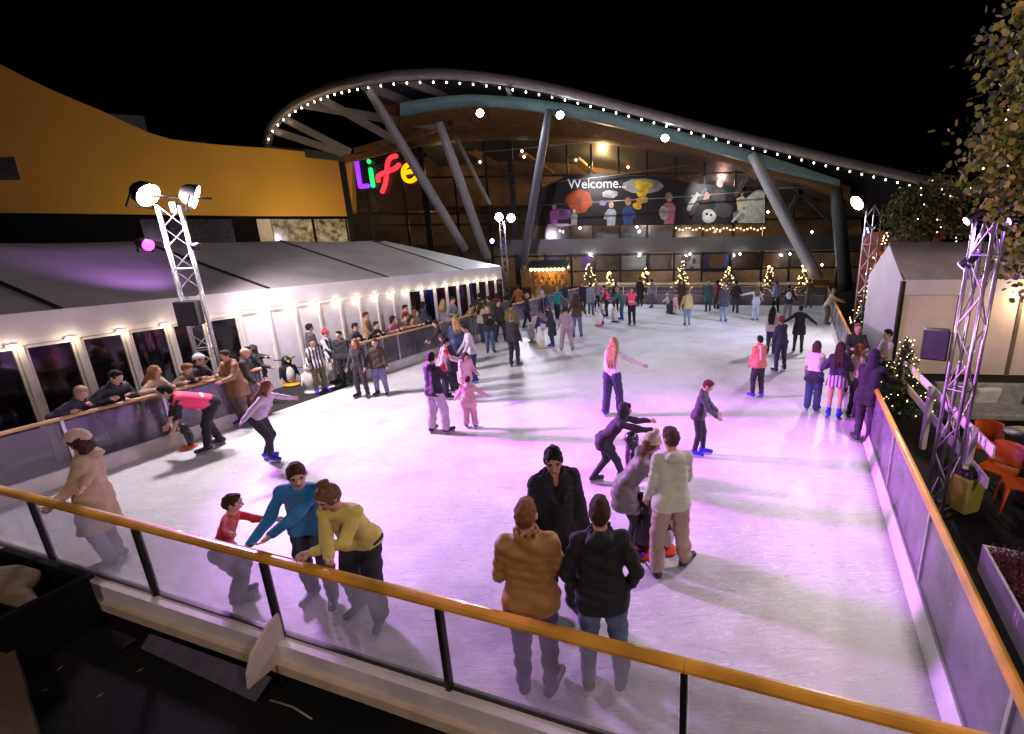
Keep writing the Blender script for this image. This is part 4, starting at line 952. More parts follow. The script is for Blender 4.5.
# lit posters behind the glass
def poster(x0, y0, x1, y1, col, nm='poster', dy=.12, blob=None, st=None):
    p = [F(x0, y0, dy), F(x1, y0, dy), F(x1, y1, dy), F(x0, y1, dy)]
    m_ = mat('poster_%02x%02x%02x' % tuple(int(c*255) for c in col), col, .5, var=.25, scale=1.2)
    o = MB().prism(p, (0, .04, 0)).build(nm, m_, hall)
    for (cx, cy, rx, ry, c2) in (blob or []):
        MB().prism([F(cx+rx*math.cos(q), cy+ry*math.sin(q), dy-.02) for q in np.linspace(0, 2*math.pi, 15)[:-1]], (0, .015, 0)).build('printed_shape', mat('poster_%02x%02x%02x' % tuple(int(c*255) for c in c2), c2, .5, var=.2, scale=2), o)
poster(622, 255, 646, 270, (.62, .68, .64)); poster(648, 255, 672, 270, (.66, .56, .48)); poster(674, 253, 700, 271, (.72, .68, .66), blob=[(686, 258, 5, 4, (.22, .09, .05)), (684, 264, 3, 3, (.25, .2, .35)), (694, 261, 2, 3, (.15, .12, .2)), (692, 268, 2, 1.5, (.12, .1, .15))])
poster(702, 252, 731, 272, (.16, .18, .62), blob=[(717, 261, 8, 8, (.45, .2, .09))]); poster(733, 253, 761, 270, (.16, .07, .035)); poster(763, 252, 776, 266, (.62, .3, .10)); poster(545, 255, 566, 270, (.30, .26, .24)); poster(581, 254, 592, 268, (.36, .16, .62)); poster(596, 254, 620, 270, (.34, .27, .2))
poster(597, 229, 620, 239, (.58, .58, .6)); poster(622, 229, 647, 239, (.5, .52, .56)); poster(650, 228, 672, 238, (.62, .64, .66)); poster(546, 228, 556, 238, (.55, .5, .48)); poster(780, 254, 800, 268, (.30, .22, .14))
# ------------------------------------------------------------------ Welcome banner
ban = empty('welcome_banner', F(650, 227, -.35), 'wide black banner of costumed figures reading Welcome... on the glass hall', 'banner')
M_ban = mat('banner_black', (.010, .008, .014), .5, var=.3)
MB().prism([F(537, 226, -.3), F(537, 190, -.3), F(566, 176, -.3), F(650, 176, -.3), F(700, 184, -.3), F(766, 188, -.3), F(766, 224, -.3)], (0, .04, 0)).build('panel', M_ban, ban)
def blob(cx, cy, rx, ry, col, dy=-.32, n=18, wob=.12, sd=0):
    rg = random.Random(cx*7+cy+sd); P = []
    for k in range(n):
        q = 2*math.pi*k/n; w_ = 1+rg.uniform(-wob, wob); P.append(F(cx+rx*w_*math.cos(q), cy+ry*w_*math.sin(q), dy))
    MB().prism(P, (0, .012, 0)).build('printed_figure', mat('print_%02x%02x%02x' % tuple(int(c*255) for c in col), col, .5, var=.35, scale=1.5), ban)
def shape(P, col, dy):
    MB().prism([F(x, y, dy) for x, y in P], (0, .008, 0)).build('printed_figure', mat('print_%02x%02x%02x' % tuple(int(c*255) for c in col), col, .5, var=.22, scale=3), ban)
def fig(cx, hy, s, body, skin_=(.7, .46, .34), hair_=(.08, .04, .02), arm=0, dy=-.33):
    """a printed half-length person: hair, head, shoulders, torso, arm"""
    E_ = lambda x, y, rx, ry, n=14: [(x+rx*math.cos(2*math.pi*k/n), y+ry*math.sin(2*math.pi*k/n)) for k in range(n)]
    shape([(cx-1.6*s, hy+9*s), (cx-2.3*s, hy+3.2*s), (cx-1.3*s, hy+1.7*s), (cx+1.3*s, hy+1.7*s), (cx+2.3*s, hy+3.2*s), (cx+1.7*s, hy+9*s)], body, dy)
    shape(E_(cx, hy-.35*s, 1.35*s, 1.7*s), hair_, dy-.010); shape(E_(cx+.1*s, hy, 1.05*s, 1.4*s), skin_, dy-.020)
    shape([(cx+arm*1.4*s, hy+2.5*s), (cx+arm*2.5*s, hy+3.4*s), (cx+arm*3.2*s, hy+6*s), (cx+arm*2.2*s, hy+6.2*s)], body, dy-.012) if arm else None
for a in ((579, 201, 13, 12, (.42, .07, .015)), (562, 214, 9, 6, (.34, .12, .40)), (560, 225, 14, 1.4, (.5, .3, .5)), (603, 203, 4, 2.5, (.28, .16, .5)), (610, 194, 8, 4, (.48, .44, .48))): blob(*a)
fig(554, 207, 1.9, (.45, .10, .42)); fig(574, 211, 1.6, (.40, .36, .40)); fig(611, 205, 2.3, (.42, .44, .52), arm=-1); fig(628, 202, 2.6, (.03, .06, .2), (.45, .24, .13), (.22, .08, .02), 1)
blob(642, 186, 21, 8, (.34, .33, .33), n=9, wob=.05); 
rg_ = random.Random(4)
for k in range(16):
    q = rg_.uniform(0, 6.28); rr_ = rg_.uniform(0, 1)**.4; blob(643+9*rr_*math.cos(q), 188+7*rr_*math.sin(q), 3.4, 3, (.85, .5+.1*rg_.random(), .03), -.335-.004*k, 7, .25, k)
for k in range(9): blob(640+rg_.uniform(-5, 5), 203+rg_.uniform(-6, 8), 3, 2.8, (.82, .42, .02), -.335-.004*k, 7, .25, k)
fig(669, 198, 2.9, (.68, .20, .34), (.5, .32, .24), (.30, .22, .16), -1); blob(664, 213, 5, 7, (.6, .57, .56), -.36)
shape([(688, 204), (697, 192), (702, 197), (694, 213), (687, 210)], (.46, .44, .44), -.33); blob(705, 196, 5, 4, (.58, .22, .24), -.34)
fig(720, 184, 2.6, (.05, .05, .055), (.55, .48, .44), (.5, .48, .45), -1); blob(709, 216, 7, 7, (.5, .5, .5), -.36, 16, .06); blob(707, 214, 1.6, 1.6, (.02, .02, .02), -.37, 9, .05); blob(711, 215, 1.4, 1.4, (.02, .02, .02), -.37, 9, .05); blob(723, 210, 10, 8, (.05, .05, .055), -.345)
fig(741, 193, 2.0, (.5, .44, .34), (.45, .3, .18), (.28, .16, .06), 1)
shape([(744, 200), (756, 190), (765, 190), (765, 223), (738, 223)], (.52, .53, .49), -.335); blob(739, 216, 6, 5, (.30, .28, .26), -.345)
for (x0, y0, x1, y1) in ((732, 222, 748, 204), (741, 205, 754, 218)): MB().bar(F(x0, y0, -.34), F(x1, y1, -.34), .02, .14).build('printed_stripe', mat('print_pale', (.55, .54, .5), .5), ban)
cu = bpy.data.curves.new('lettering', 'FONT'); cu.body = 'Welcome...'; cu.size = .93; cu.extrude = .02; cu.space_character = .98
to = bpy.data.objects.new('lettering', cu); COL.objects.link(to); to.parent = ban; pw = F(568, 188.5, -.36)
to.location = tuple(pw-np.array(ban.location)); to.rotation_euler = (R(90), 0, 0); lm_ = bpy.data.meshes.new_from_object(to.evaluated_get(bpy.context.evaluated_depsgraph_get())); lt_ = bpy.data.objects.new('lettering', lm_); COL.objects.link(lt_); lt_.parent = ban; lt_.location = to.location; lt_.rotation_euler = to.rotation_euler
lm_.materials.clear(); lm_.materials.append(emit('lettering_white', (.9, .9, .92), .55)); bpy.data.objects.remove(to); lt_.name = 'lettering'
for (x, y, e_, lb) in ((590, 176, 420, 'small black spotlight added over the left half of the welcome banner'), (705, 184, 420, 'small black spotlight added over the right half of the welcome banner')):
    floodlight(lb, F(x, y, -3.2)+[0, 0, .6], F(x+20, 206, 0), 12, (1, .95, .9), .16, 'added_banner_spot', e_*1.6, 110, .8, 'added spotlights over the banner', .1, True)  # spotlights added to brighten the dim banner
# ------------------------------------------------------------------ glowing letter sign
sg_ = empty('letter_sign', F(382, 192, -.25), 'glowing purple, green, red and yellow letters of a sign on the dark facade', 'sign')
def letter(col, strokes, r, st=1.6):
    mb = MB()
    for s in strokes:
        P = smooth_poly([F(x, y, -.25) for x, y in s], 24) if len(s) > 2 else np.array([F(x, y, -.25) for x, y in s])
        if len(s) > 3:
            for _ in range(2): P[1:-1] = (P[:-2]+2*P[1:-1]+P[2:])/4
        rr_ = [r]*len(P); mb.tube(P, rr_, 10); mb.ball(P[0], r, 10, 6); mb.ball(P[-1], r, 10, 6)
    mb.build('letter', emit('letter_%02x%02x%02x' % tuple(int(c*255) for c in col), col, st), sg_)
letter((.26, .03, .95), [[(356.5, 161.5), (360.2, 186.5)], [(360.2, 186.5), (368, 185.8)]], .155)
letter((.01, .62, .16), [[(370.6, 169.5), (373, 185.5)], [(368.9, 161.3), (369.0, 161.5)]], .155)
letter((.95, .03, .05), [[(396, 155.8), (390, 157.5), (387.3, 163), (387, 170), (386, 180), (384.5, 187), (382.3, 191.5)], [(378.5, 180.5), (377.8, 176.5), (382, 173.5), (388, 171.5), (395, 168.5), (399, 164.8)]], .155)
letter((.95, .42, .0), [[(404, 172.5), (415.5, 171), (414, 166), (409, 163.8), (404.5, 166.5), (402.6, 172.5), (404, 179), (408.5, 182), (413.5, 180.5), (416, 177.5)]], .15)
# ------------------------------------------------------------------ roof string lights
sl = empty('string_lights', E3[60], 'string of small white festoon bulbs along the curved roof edge', 'string lights')
fest = np.array([E3[i]-[0, .30, .33] for i in range(120)])
MB().tube(fest, .018, 5).build('cable', M_black, sl)
bm = emit('festoon_bulb', (1, .86, .62), 14)
d_ = np.r_[0, np.cumsum(np.linalg.norm(np.diff(fest, axis=0), axis=1))]; b0 = None
for s in np.arange(.2, d_[-1]-2, d_[-1]/66):
    c_ = np.array([np.interp(s, d_, fest[:, k]) for k in range(3)])-[0, 0, .09]
    if b0 is None: b0 = MB().ball(np.zeros(3), .043, 8, 6, (1, 1, 1.3)).build('bulb', bm); b0.parent = sl
    else: n0 = b0.copy(); COL.objects.link(n0); n0.parent = sl; b1 = n0; b1.location = tuple(c_-np.array(sl.location)); continue
    b0.location = tuple(c_-np.array(sl.location))
# hall floodlights under the roof
for (x, y, lb) in ((480, 113, 'cool white floodlight under the curved roof, leftmost of three'), (560, 115, 'cool white floodlight under the curved roof beside a leaning column'), (665, 138, 'cool white floodlight under the curved roof, rightmost of three')):
    floodlight(lb, PY(x, y, YE+1.5), (2, 20, 0), 45, (.86, .93, 1.), .5, round_=True, energy=1100, angle=150, blend=.6, group='floodlights under the curved roof', rad=.2)
for i, (x0, y0, x1, y1) in enumerate(((470, 153, 600, 140), (510, 187, 690, 165), (530, 206, 800, 188), (765, 188, 850, 186))):
    c0, c1 = PY(x0, y0, 34.8), PY(x1, y1, 34.8); mid_ = (c0+c1)/2-[0, 0, .06]
    o = MB().tube([c0, mid_, c1], .035, 6).build('tie_cable', mat('tie_steel', (.4, .38, .38), .35, .5), hall)
# wooden box at the foot of the white column and the bar hut with warm bulbs
bx = empty('planter_box', PY(818, 297, 27.0)*[1, 1, 0]+[0, 0, GZ], 'tall orange-brown timber box at the foot of the leaning white column', 'planter box')
c_ = np.array([pb[0]-.1, 27.7, 0]); MB().box(c_+[0, 0, .6], (1.0, .9, 1.56)).build('box', mat('rust_timber', (.34, .15, .05), .6, var=.2, kind='wood'), bx, bevel=.02); MB().box(c_+[0, 0, 1.4], (1.1, 1., .05)).build('lid', M_rail2, bx)
hut = empty('bar_hut', PY(548, 300, 33)*[1, 1, 0]+[0, 0, GZ], 'small timber bar hut hung with a row of warm bulbs left of the far trees', 'hut')
h0, h1 = PY(531, 290, 33), PY(566, 290, 33); h0[2] = h1[2] = GZ
M_hut = mat('hut_timber', (.30, .15, .05), .6, var=.25, kind='wood')
MB().prism([h0+[0, 1.6, 0], h1+[0, 1.6, 0], h1+[0, 1.6, 2.4], h0+[0, 1.6, 2.4]], (0, .08, 0)).build('back_wall', M_hut, hut)
MB().prism([h0, h1, h1+[0, 0, 1.0], h0+[0, 0, 1.0]], (0, .08, 0)).build('counter', M_hut, hut)
MB().prism([h0+[-.2, -.3, 2.2], h1+[.2, -.3, 2.2], h1+[.2, 1.9, 2.55], h0+[-.2, 1.9, 2.55]], (0, 0, .1)).build('roof', M_slate, hut)
for k in range(5):
    c_ = h0+(h1-h0)*k/4; MB().bar(c_+[0, .1, 1.0], c_+[0, .1, 2.2], .07, .07).build('post', M_hut, hut)
for k in range(9):
    c_ = h0+(h1-h0)*(k+.5)/9+[0, -.2, 2.1]; MB().ball(c_, .09, 8, 6).build('bulb', emit('hut_bulb', (1, .66, .25), 22), hut)
for k in range(12):
    c_ = h0+(h1-h0)*(k+.5)/12+[0, 1.4, 1.05+.35*(k % 2)]; MB().tube([c_, c_+[0, 0, .2], c_+[0, 0, .3]], [.05, .05, .02], 8).build('bottle', mat('bottle_%d' % (k % 3), ((.4, .12, .02), (.1, .25, .05), (.5, .35, .1))[k % 3], .2), hut)
lamp('hut_light', (h0+h1)/2+[0, .5, 1.9], None, 110, (1, .6, .22), 'POINT', .15)
# ------------------------------------------------------------------ right: white marquee
rA = G(903, 281, 2.5); rB = G(869, 275, 2.5)
dAB = unit([rB[0]-rA[0], rB[1]-rA[1], 0]); WAB = np.linalg.norm((rB-rA)[:2]); dS = np.array([dAB[1], -dAB[0], 0])
if dS[0] < 0: dS = -dS
dS = unit(dS*.96+np.array([0, .1, 0])*0)
A0 = np.array([rA[0], rA[1], 0]); B0 = np.array([rB[0], rB[1], 0]); LS = 7.
pav = empty('white_marquee', A0+[0, 0, GZ], 'white gabled marquee with a grey ridged roof on the right terrace', 'marquee')
z = lambda v: np.array([0, 0, v])
mid0 = (A0+B0)/2; RZ = ztop(mid0, 243)
print('pav', A0, B0, WAB, dS, RZ)
MB().prism([A0+z(GZ), B0+z(GZ), B0+z(2.5), mid0+z(RZ-.05), A0+z(2.5)], dS*.03).build('gable_wall', M_pvc, pav)
mb = lofted([A0+z(2.55)-dAB*.12, A0*.5+mid0*.5+z((2.55+RZ)/2-.05), mid0+z(RZ), B0*.5+mid0*.5+z((2.55+RZ)/2-.05), B0+z(2.55)+dAB*.12], [A0+dS*LS+z(2.55)-dAB*.12, A0*.5+mid0*.5+dS*LS+z((2.55+RZ)/2-.05), mid0+dS*LS+z(RZ), B0*.5+mid0*.5+dS*LS+z((2.55+RZ)/2-.05), B0+dS*LS+z(2.55)+dAB*.12], 14, .0)
V = np.array(mb.V); 
mb.build('roof', mat('pavilion_roof_pvc', (.48, .45, .43), .6, var=.2, scale=1.2, bump=.5, bscale=3), pav)
for k in range(12):
    a_ = A0+dS*(1.0+.32*k)+z(2.6); MB().tube([a_-dAB*.1, a_+(mid0-A0)*.55+z((RZ-2.55)*.55)+dS*.25], .018, 5).build('roof_fold', mat('pavilion_roof_pvc', (.20, .18, .175)), pav) if 1 < k < 8 else None
MB().bar(A0-dAB*.06+z(2.33), A0+dS*LS-dAB*.06+z(2.33), .025, .42).build('valance', M_pvc, pav)
M_pole = mat('pavilion_pole', (.20, .15, .11), .5, .2, var=.15)
for k in range(5):
    q0 = A0+dS*(k*1.55); MB().bar(q0+z(GZ+.01), q0+z(2.12), .09, .09).build('pole', M_pole, pav)
    if k < 4: MB().box(q0+dS*.775+z(1.0), (1.42, .03, 2.3), (dS, dAB, z(1))).build('wall_panel', mat('ivory_sheet', (.66, .58, .49), .55, var=.06, scale=2, bump=.6, bscale=2.5), pav)
MB().bar(A0+z(GZ+.01)-dAB*.03, A0+z(2.5)-dAB*.03, .1, .1).build('pole', M_dark, pav)
# warm glow of a lamp over the terrace (wall lamp on the marquee)
wl = A0+dS*3.2-dAB*.16+z(2.0); rt = empty('wall_lamp', wl, 'small bulkhead lamp on the side wall of the right marquee', 'lamp')
MB().box(wl, (.22, .08, .1), (dS, dAB, z(1))).build('lamp_glass', emit('bulkhead_bulb', (1, .80, .52), 28), rt); MB().box(wl+dAB*.05, (.26, .03, .14), (dS, dAB, z(1))).build('backplate', M_dark, rt)
lamp('wall_lamp_light', wl-dAB*.35, None, 45, (1, .68, .38), 'POINT', .1)
# ------------------------------------------------------------------ white post and rail fence
pa, pb_ = G(899, 414, GZ), G(922, 449, GZ); dfe = unit(pb_-pa); zf = ztop(pb_, 388)
fen = empty('ranch_fence', pa, 'white two-rail timber fence between the right barrier and the terrace', 'fence')
def fenceend(px):
    lo, hi = 0, 12.
    for _ in range(40):
        m_ = (lo+hi)/2
        if px_of(pa+dfe*m_+z(zf-GZ))[0] < px: lo = m_
        else: hi = m_
    return lo
Lf = min(fenceend(992), 4.5); print('fence', zf, Lf)
for t_ in (0, np.linalg.norm(pb_-pa), np.linalg.norm(pb_-pa)*2.05):
    if t_ < Lf+.2: MB().bar(pa+dfe*t_+z(.003), pa+dfe*t_+z(zf-GZ+.03), .09, .09).build('post', M_white, fen, bevel=.006)
nfe = np.array([-dfe[1], dfe[0], 0])
for zz in (zf-GZ-.09, (zf-GZ)*.55): MB().bar(pa+nfe*.062+z(zz), pa+dfe*Lf+nfe*.062+z(zz), .03, .16).build('rail', M_white, fen, bevel=.004)
# ------------------------------------------------------------------ terrace furniture
M_or = mat('orange_plastic', (.75, .13, .015), .38, var=.06)
def chair(label, c, yaw):
    rt = empty('chair', c, label, 'chair', 'orange cafe chairs on the terrace'); Rm = rotz(R(yaw)); P = lambda x, y, zz: c+Rm@np.array([x, y, zz])
    ax = (Rm[:, 0], Rm[:, 1], Rm[:, 2])
    V = []; n_ = 9
    mb = MB(); g = [[P((i/(n_-1)-.5)*.44, (j/(n_-1)-.5)*.43, .45-.018*math.cos((i/(n_-1)-.5)*2.6)*math.cos((j/(n_-1)-.5)*2.4)) for j in range(n_)] for i in range(n_)]
    V = [q for r_ in g for q in r_]; V2 = [q-[0, 0, .018] for q in V]; Fq = []
    for i in range(n_-1):
        for j in range(n_-1): a = i*n_+j; Fq += [(a, a+n_, a+n_+1, a+1), (a+n_*n_, a+1+n_*n_, a+n_+1+n_*n_, a+n_+n_*n_)]
    mb._add(V+V2, Fq, True).build('seat', M_or, rt)
    mb = MB(); V = []
    for i in range(n_):
        u_ = i/(n_-1)-.5
        for j in range(5): V.append(P(u_*.44*(1-.08*j/4), -.215-.10*(j/4)-.04*math.cos(u_*3)+.04, .47+.33*j/4-.03*(abs(u_)*2)**3*(j/4)))
    V2 = [q+Rm@np.array([0, -.016, 0]) for q in V]; Fq = []
    for i in range(n_-1):
        for j in range(4): a = i*5+j; Fq += [(a, a+5, a+6, a+1), (a+45, a+46, a+51, a+50)]
    mb._add(V+V2, Fq, True).build('backrest', M_or, rt)
    for sx in (-1, 1):
        MB().tube([P(sx*.19, .18, .44), P(sx*.225, .235, 0)], [.022, .014], 8).build('leg', M_or, rt); MB().tube([P(sx*.19, -.18, .44), P(sx*.225, -.26, 0)], [.022, .014], 8).build('leg', M_or, rt)
        MB().tube([P(sx*.2, -.2, .45), P(sx*.185, -.28, .76)], [.02, .014], 8).build('back_post', M_or, rt)
chair('orange plastic chair nearest the yellow bin, half behind the truss', G(984, 470, GZ), 150); chair('orange plastic chair in the middle of the terrace chairs', G(990, 498, GZ)+[.12, .1, 0], 120); chair('orange plastic chair at the right edge of the picture', G(1013, 512, GZ)+[.05, 0, 0], 60)
ft = empty('table', G(1003, 486, GZ)+[.55, .3, 0], 'dark round cafe table beside the orange chairs', 'table'); c_ = np.array(ft.location)
MB().tube([c_+z(.72), c_+z(.75)], .36, 22).build('tabletop', M_black, ft); MB().tube([c_+z(.02), c_+z(.72)], .03, 8).build('pedestal', M_dark, ft); MB().tube([c_, c_+z(.02)], .22, 14).build('foot', M_dark, ft)
# grey bench with pale cushion
sc_ = G(998, 428, GZ); rt = empty('sofa', sc_, 'low grey terrace sofa with a pale cushion in front of the right marquee', 'sofa'); M_gr = mat('grey_rattan', (.22, .23, .24), .7, var=.2, bump=.5, bscale=80)
axs = (dS, dAB, z(1))
MB().box(sc_+dAB*.35+z(.24), (1.9, .75, .14), axs).build('seat', M_gr, rt, bevel=.03); MB().box(sc_+dAB*.75+z(.5), (1.9, .12, .5), axs).build('backrest', M_gr, rt, bevel=.03)
for sx in (-.88, .88): MB().box(sc_+dS*sx*1.05+dAB*.35+z(.4), (.12, .75, .34), axs).build('armrest', M_gr, rt, bevel=.02)
for sx in (-.85, .85):
    for sy in (.05, .65): MB().bar(sc_+dS*sx+dAB*sy, sc_+dS*sx+dAB*sy+z(.17), .05, .05).build('leg', M_white, rt)
MB().box(sc_+dS*.05+dAB*.62+z(.5), (.5, .12, .4), (unit(dS+z(.05)), unit(dAB*1+z(.3)), unit(z(1)-dAB*.3))).build('cushion', mat('pale_cushion', (.5, .5, .5), .9, bump=.3, bscale=8), rt, bevel=.05)
# bin
bc = G(961, 510, GZ); rt = empty('litter_bin', bc, 'yellow-green litter bin with a dark open top behind the right truss', 'bin'); M_bin = mat('bin_lime', (.42, .42, .07), .5, var=.1)
Rb = rotz(.3); MB().hexa([bc+Rb@np.array([sx*a, sy*a, zz]) for a, zz in ((.15, .02), (.175, .58)) for sx, sy in ((-1, -1), (1, -1), (1, 1), (-1, 1))]).build('body', M_bin, rt, bevel=.03)
MB().hexa([bc+Rb@np.array([sx*a, sy*a, zz]) for a, zz in ((.165, .582), (.12, .68)) for sx, sy in ((-1, -1), (1, -1), (1, 1), (-1, 1))]).build('lid', M_black, rt, bevel=.02)
for q in range(3): MB().ball(bc+Rb@np.array([.08*(q-1), .05*(q % 2), .69]), .04, 8, 5, (1.2, 1, .6)).build('litter', (M_white, M_cream, mat('litter_green', (.2, .3, .1)))[q], rt)
# white planter with dark red heather
p0, p1 = G(984, 545, GZ+.35), G(1030, 628, GZ+.35); dp = unit((p1-p0)*[1, 1, 0]); npl = np.array([dp[1], -dp[0], 0]); npl = npl if npl[0] > 0 else -npl
rt = empty('planter', p0*[1, 1, 0]+z(GZ), 'long white trough planter of dark red heather at the right edge', 'planter')
c0 = p0*[1, 1, 0]; Lp = 1.6; Wp = .5
for (a, b) in ((c0, c0+dp*Lp), (c0+npl*Wp, c0+npl*Wp+dp*Lp)): MB().bar(a+z(GZ+.18), b+z(GZ+.18), .03, .35).build('side_board', M_white, rt)
for a in (c0+dp*.016, c0+dp*(Lp-.016)): MB().bar(a+npl*.018+z(GZ+.18), a+npl*(Wp-.018)+z(GZ+.18), .03, .35).build('end_board', M_white, rt)
MB().hexa([c0+dp*a+npl*b+z(GZ+c) for c in (.01, .28) for a, b in ((.035, .02), (Lp-.035, .02), (Lp-.035, Wp-.02), (.035, Wp-.02))]).build('soil', mat('soil', (.03, .02, .015), .95), rt)
rg = np.random.default_rng(3); V = []; Fq = []
for i in range(1500):
    b_ = c0+dp*rg.uniform(.05, Lp-.05)+npl*rg.uniform(.03, Wp-.03)+z(GZ+.27+rg.uniform(0, .14)); s_ = rg.normal(size=3); s_ = unit(s_)*.03; t_ = unit(rg.normal(size=3)+[0, 0, 1])*.05; n0 = len(V)
    V += [b_-s_*.5, b_+s_*.5, b_+t_]; Fq.append((n0, n0+1, n0+2))
MB()._add(V, Fq).build('heather', mat('heather_red', (.16, .035, .05), .8, var=.5, scale=12), rt)
# ------------------------------------------------------------------ trees
def leafcluster(centers, n, rad, size, mats, name, parent, rg, flat=.6, lobed=False, flatz=1.):
    C = np.asarray(centers); V = []; F = []; MI = []; k = 0
    for i in range(n):
        ci = rg.integers(len(C)); c = C[ci]+rg.normal(size=3)*rad*np.array([1, 1, flatz])
        nrm = unit(rg.normal(size=3)+np.array([0, -.3, .5])); a = unit(np.cross(nrm, rg.normal(size=3))); b = np.cross(nrm, a); s = size*rg.uniform(.6, 1.3); bend = nrm*s*.18
        if lobed:
            pts = [(0, -.5), (.2, -.34), (.48, -.22), (.42, .04), (.5, .24), (.27, .36), (0, .62), (-.27, .36), (-.5, .24), (-.42, .04), (-.48, -.22), (-.2, -.34)]
            V += [c+a*x*s+b*y*s-bend*(abs(x)+abs(y)) for x, y in pts]; F.append(tuple(range(k, k+12))); k += 12
        else:
            pts = [(0, -.5), (.3, 0), (0, .55), (-.3, 0)]
            V += [c+a*x*s+b*y*s-bend*(abs(x)) for x, y in pts]; F.append(tuple(range(k, k+4))); k += 4
        MI.append(min(len(mats)-1, int(rg.choice(len(mats), p=WTS[len(mats)]))))
    me = bpy.data.meshes.new(name); off = wloc(parent); me.from_pydata((np.array(V)-off).tolist(), [], F); me.update()
    for m_ in mats: me.materials.append(m_)
    me.polygons.foreach_set('material_index', MI); o = bpy.data.objects.new(name, me); COL.objects.link(o); o.parent = parent; return o
WTS = {1: [1.], 2: [.6, .4], 3: [.55, .40, .05], 4: [.34, .38, .23, .05]}
def leafmat(nm, c):
    if nm in MATS: return MATS[nm]
    m, nt, b = _nodes(nm); N = nt.nodes.new; L = nt.links.new
    tc = N('ShaderNodeTexCoord'); n1 = N('ShaderNodeTexNoise'); n1.inputs['Scale'].default_value = 3; L(tc.outputs['Object'], n1.inputs[0]); rp = N('ShaderNodeValToRGB'); rp.color_ramp.elements[0].position = .35; rp.color_ramp.elements[0].color = (*[q*.55 for q in c], 1); rp.color_ramp.elements[1].position = .65; rp.color_ramp.elements[1].color = (*[min(1, q*1.25) for q in c], 1)
    L(n1.outputs[0], rp.inputs[0]); L(rp.outputs[0], b.inputs['Base Color']); b.inputs['Roughness'].default_value = .55
    tr = N('ShaderNodeBsdfTranslucent'); L(rp.outputs[0], tr.inputs[0]); mx = N('ShaderNodeMixShader'); mx.inputs[0].default_value = .35; out = [n for n in nt.nodes if n.type == 'OUTPUT_MATERIAL'][0]
    L(b.outputs[0], mx.inputs[1]); L(tr.outputs[0], mx.inputs[2]); L(mx.outputs[0], out.inputs[0]); MATS[nm] = m; return m
M_bark = mat('bark', (.09, .065, .045), .9, var=.4, bump=.9, bscale=20)
L4 = [leafmat('leaf_dark', (.045, .065, .015)), leafmat('leaf_green', (.17, .20, .03)), leafmat('leaf_yellow', (.34, .32, .04)), leafmat('leaf_gold', (.36, .24, .03))]
rg = np.random.default_rng(11)
# near autumn maple: trunk just outside the right edge
tb = PY(1075, 300, 6.2); tb[2] = GZ; rt = empty('autumn_tree', tb, 'autumn maple with green and yellow leaves overhanging the top right corner', 'tree')
tr = MB(); tr.tube([tb, tb+z(1.5)+[.03, 0, 0], tb+z(3.2), tb+z(5)+[-.05, .05, 0], tb+z(8)], [.17, .14, .12, .09, .03], 12); 
cl = []
for i in range(60):
    z0 = rg.uniform(4.0, 8.2); an = rg.uniform(0, 2*math.pi); ln = rg.uniform(.6, 1.75)*(1.0 if z0 < 5.5 else 1-.22*(z0-5.5)); d_ = np.array([math.cos(an), math.sin(an)*.9, .25]); s_ = tb+z(z0); e_ = s_+d_*ln*np.array([1, 1, 1]); m_ = (s_+e_)/2+[0, 0, .1]
    tr.tube([s_, m_, e_+[0, 0, -.08]], [.035, .022, .008], 6)
    cl += [e_, m_*.4+e_*.6, m_+rg.normal(size=3)*.15, e_+rg.normal(size=3)*.25]
tr.build('trunk', M_bark, rt)
leafcluster(cl, 34000, .21, .084, L4, 'crown', rt, rg, lobed=True)
mb = MB()
for i in range(46):
    c_ = cl[rg.integers(len(cl))]+rg.normal(size=3)*.3; mb.ball(c_, .011, 6, 4)
o = mb.build('fairy_lights', emit('fairy_white', (1, .85, .65), 9), rt); tag(o, kind='stuff')
# rounded tree behind the right marquee
tb = PY(925, 270, 15.5); tb[2] = GZ; rt = empty('round_tree', tb, 'rounded brownish tree dotted with fairy lights behind the right marquee', 'tree')
MB().tube([tb, tb+z(2.4), tb+z(4.2)], [.2, .15, .06], 10).build('trunk', M_bark, rt)
cc = PY(927, 214, 15.5); cl = [cc+unit(rg.normal(size=3))*np.array([1.35, 1.3, 1.05])*rg.uniform(.5, 1) for _ in range(70)]
leafcluster(cl, 5200, .17, .13, [leafmat('leaf_dark', (.045, .065, .015)), leafmat('leaf_brown', (.10, .095, .03)), leafmat('leaf_orange', (.45, .18, .025))], 'crown', rt, rg)
mb = MB()
for i in range(26):
    c_ = cc+unit(rg.normal(size=3))*np.array([1.45, 1.4, 1.15])*rg.uniform(.85, 1.02); mb.ball(c_, .014, 6, 4)
o = mb.build('fairy_lights', emit('fairy_white', (1, .85, .65), 9), rt); tag(o, kind='stuff')
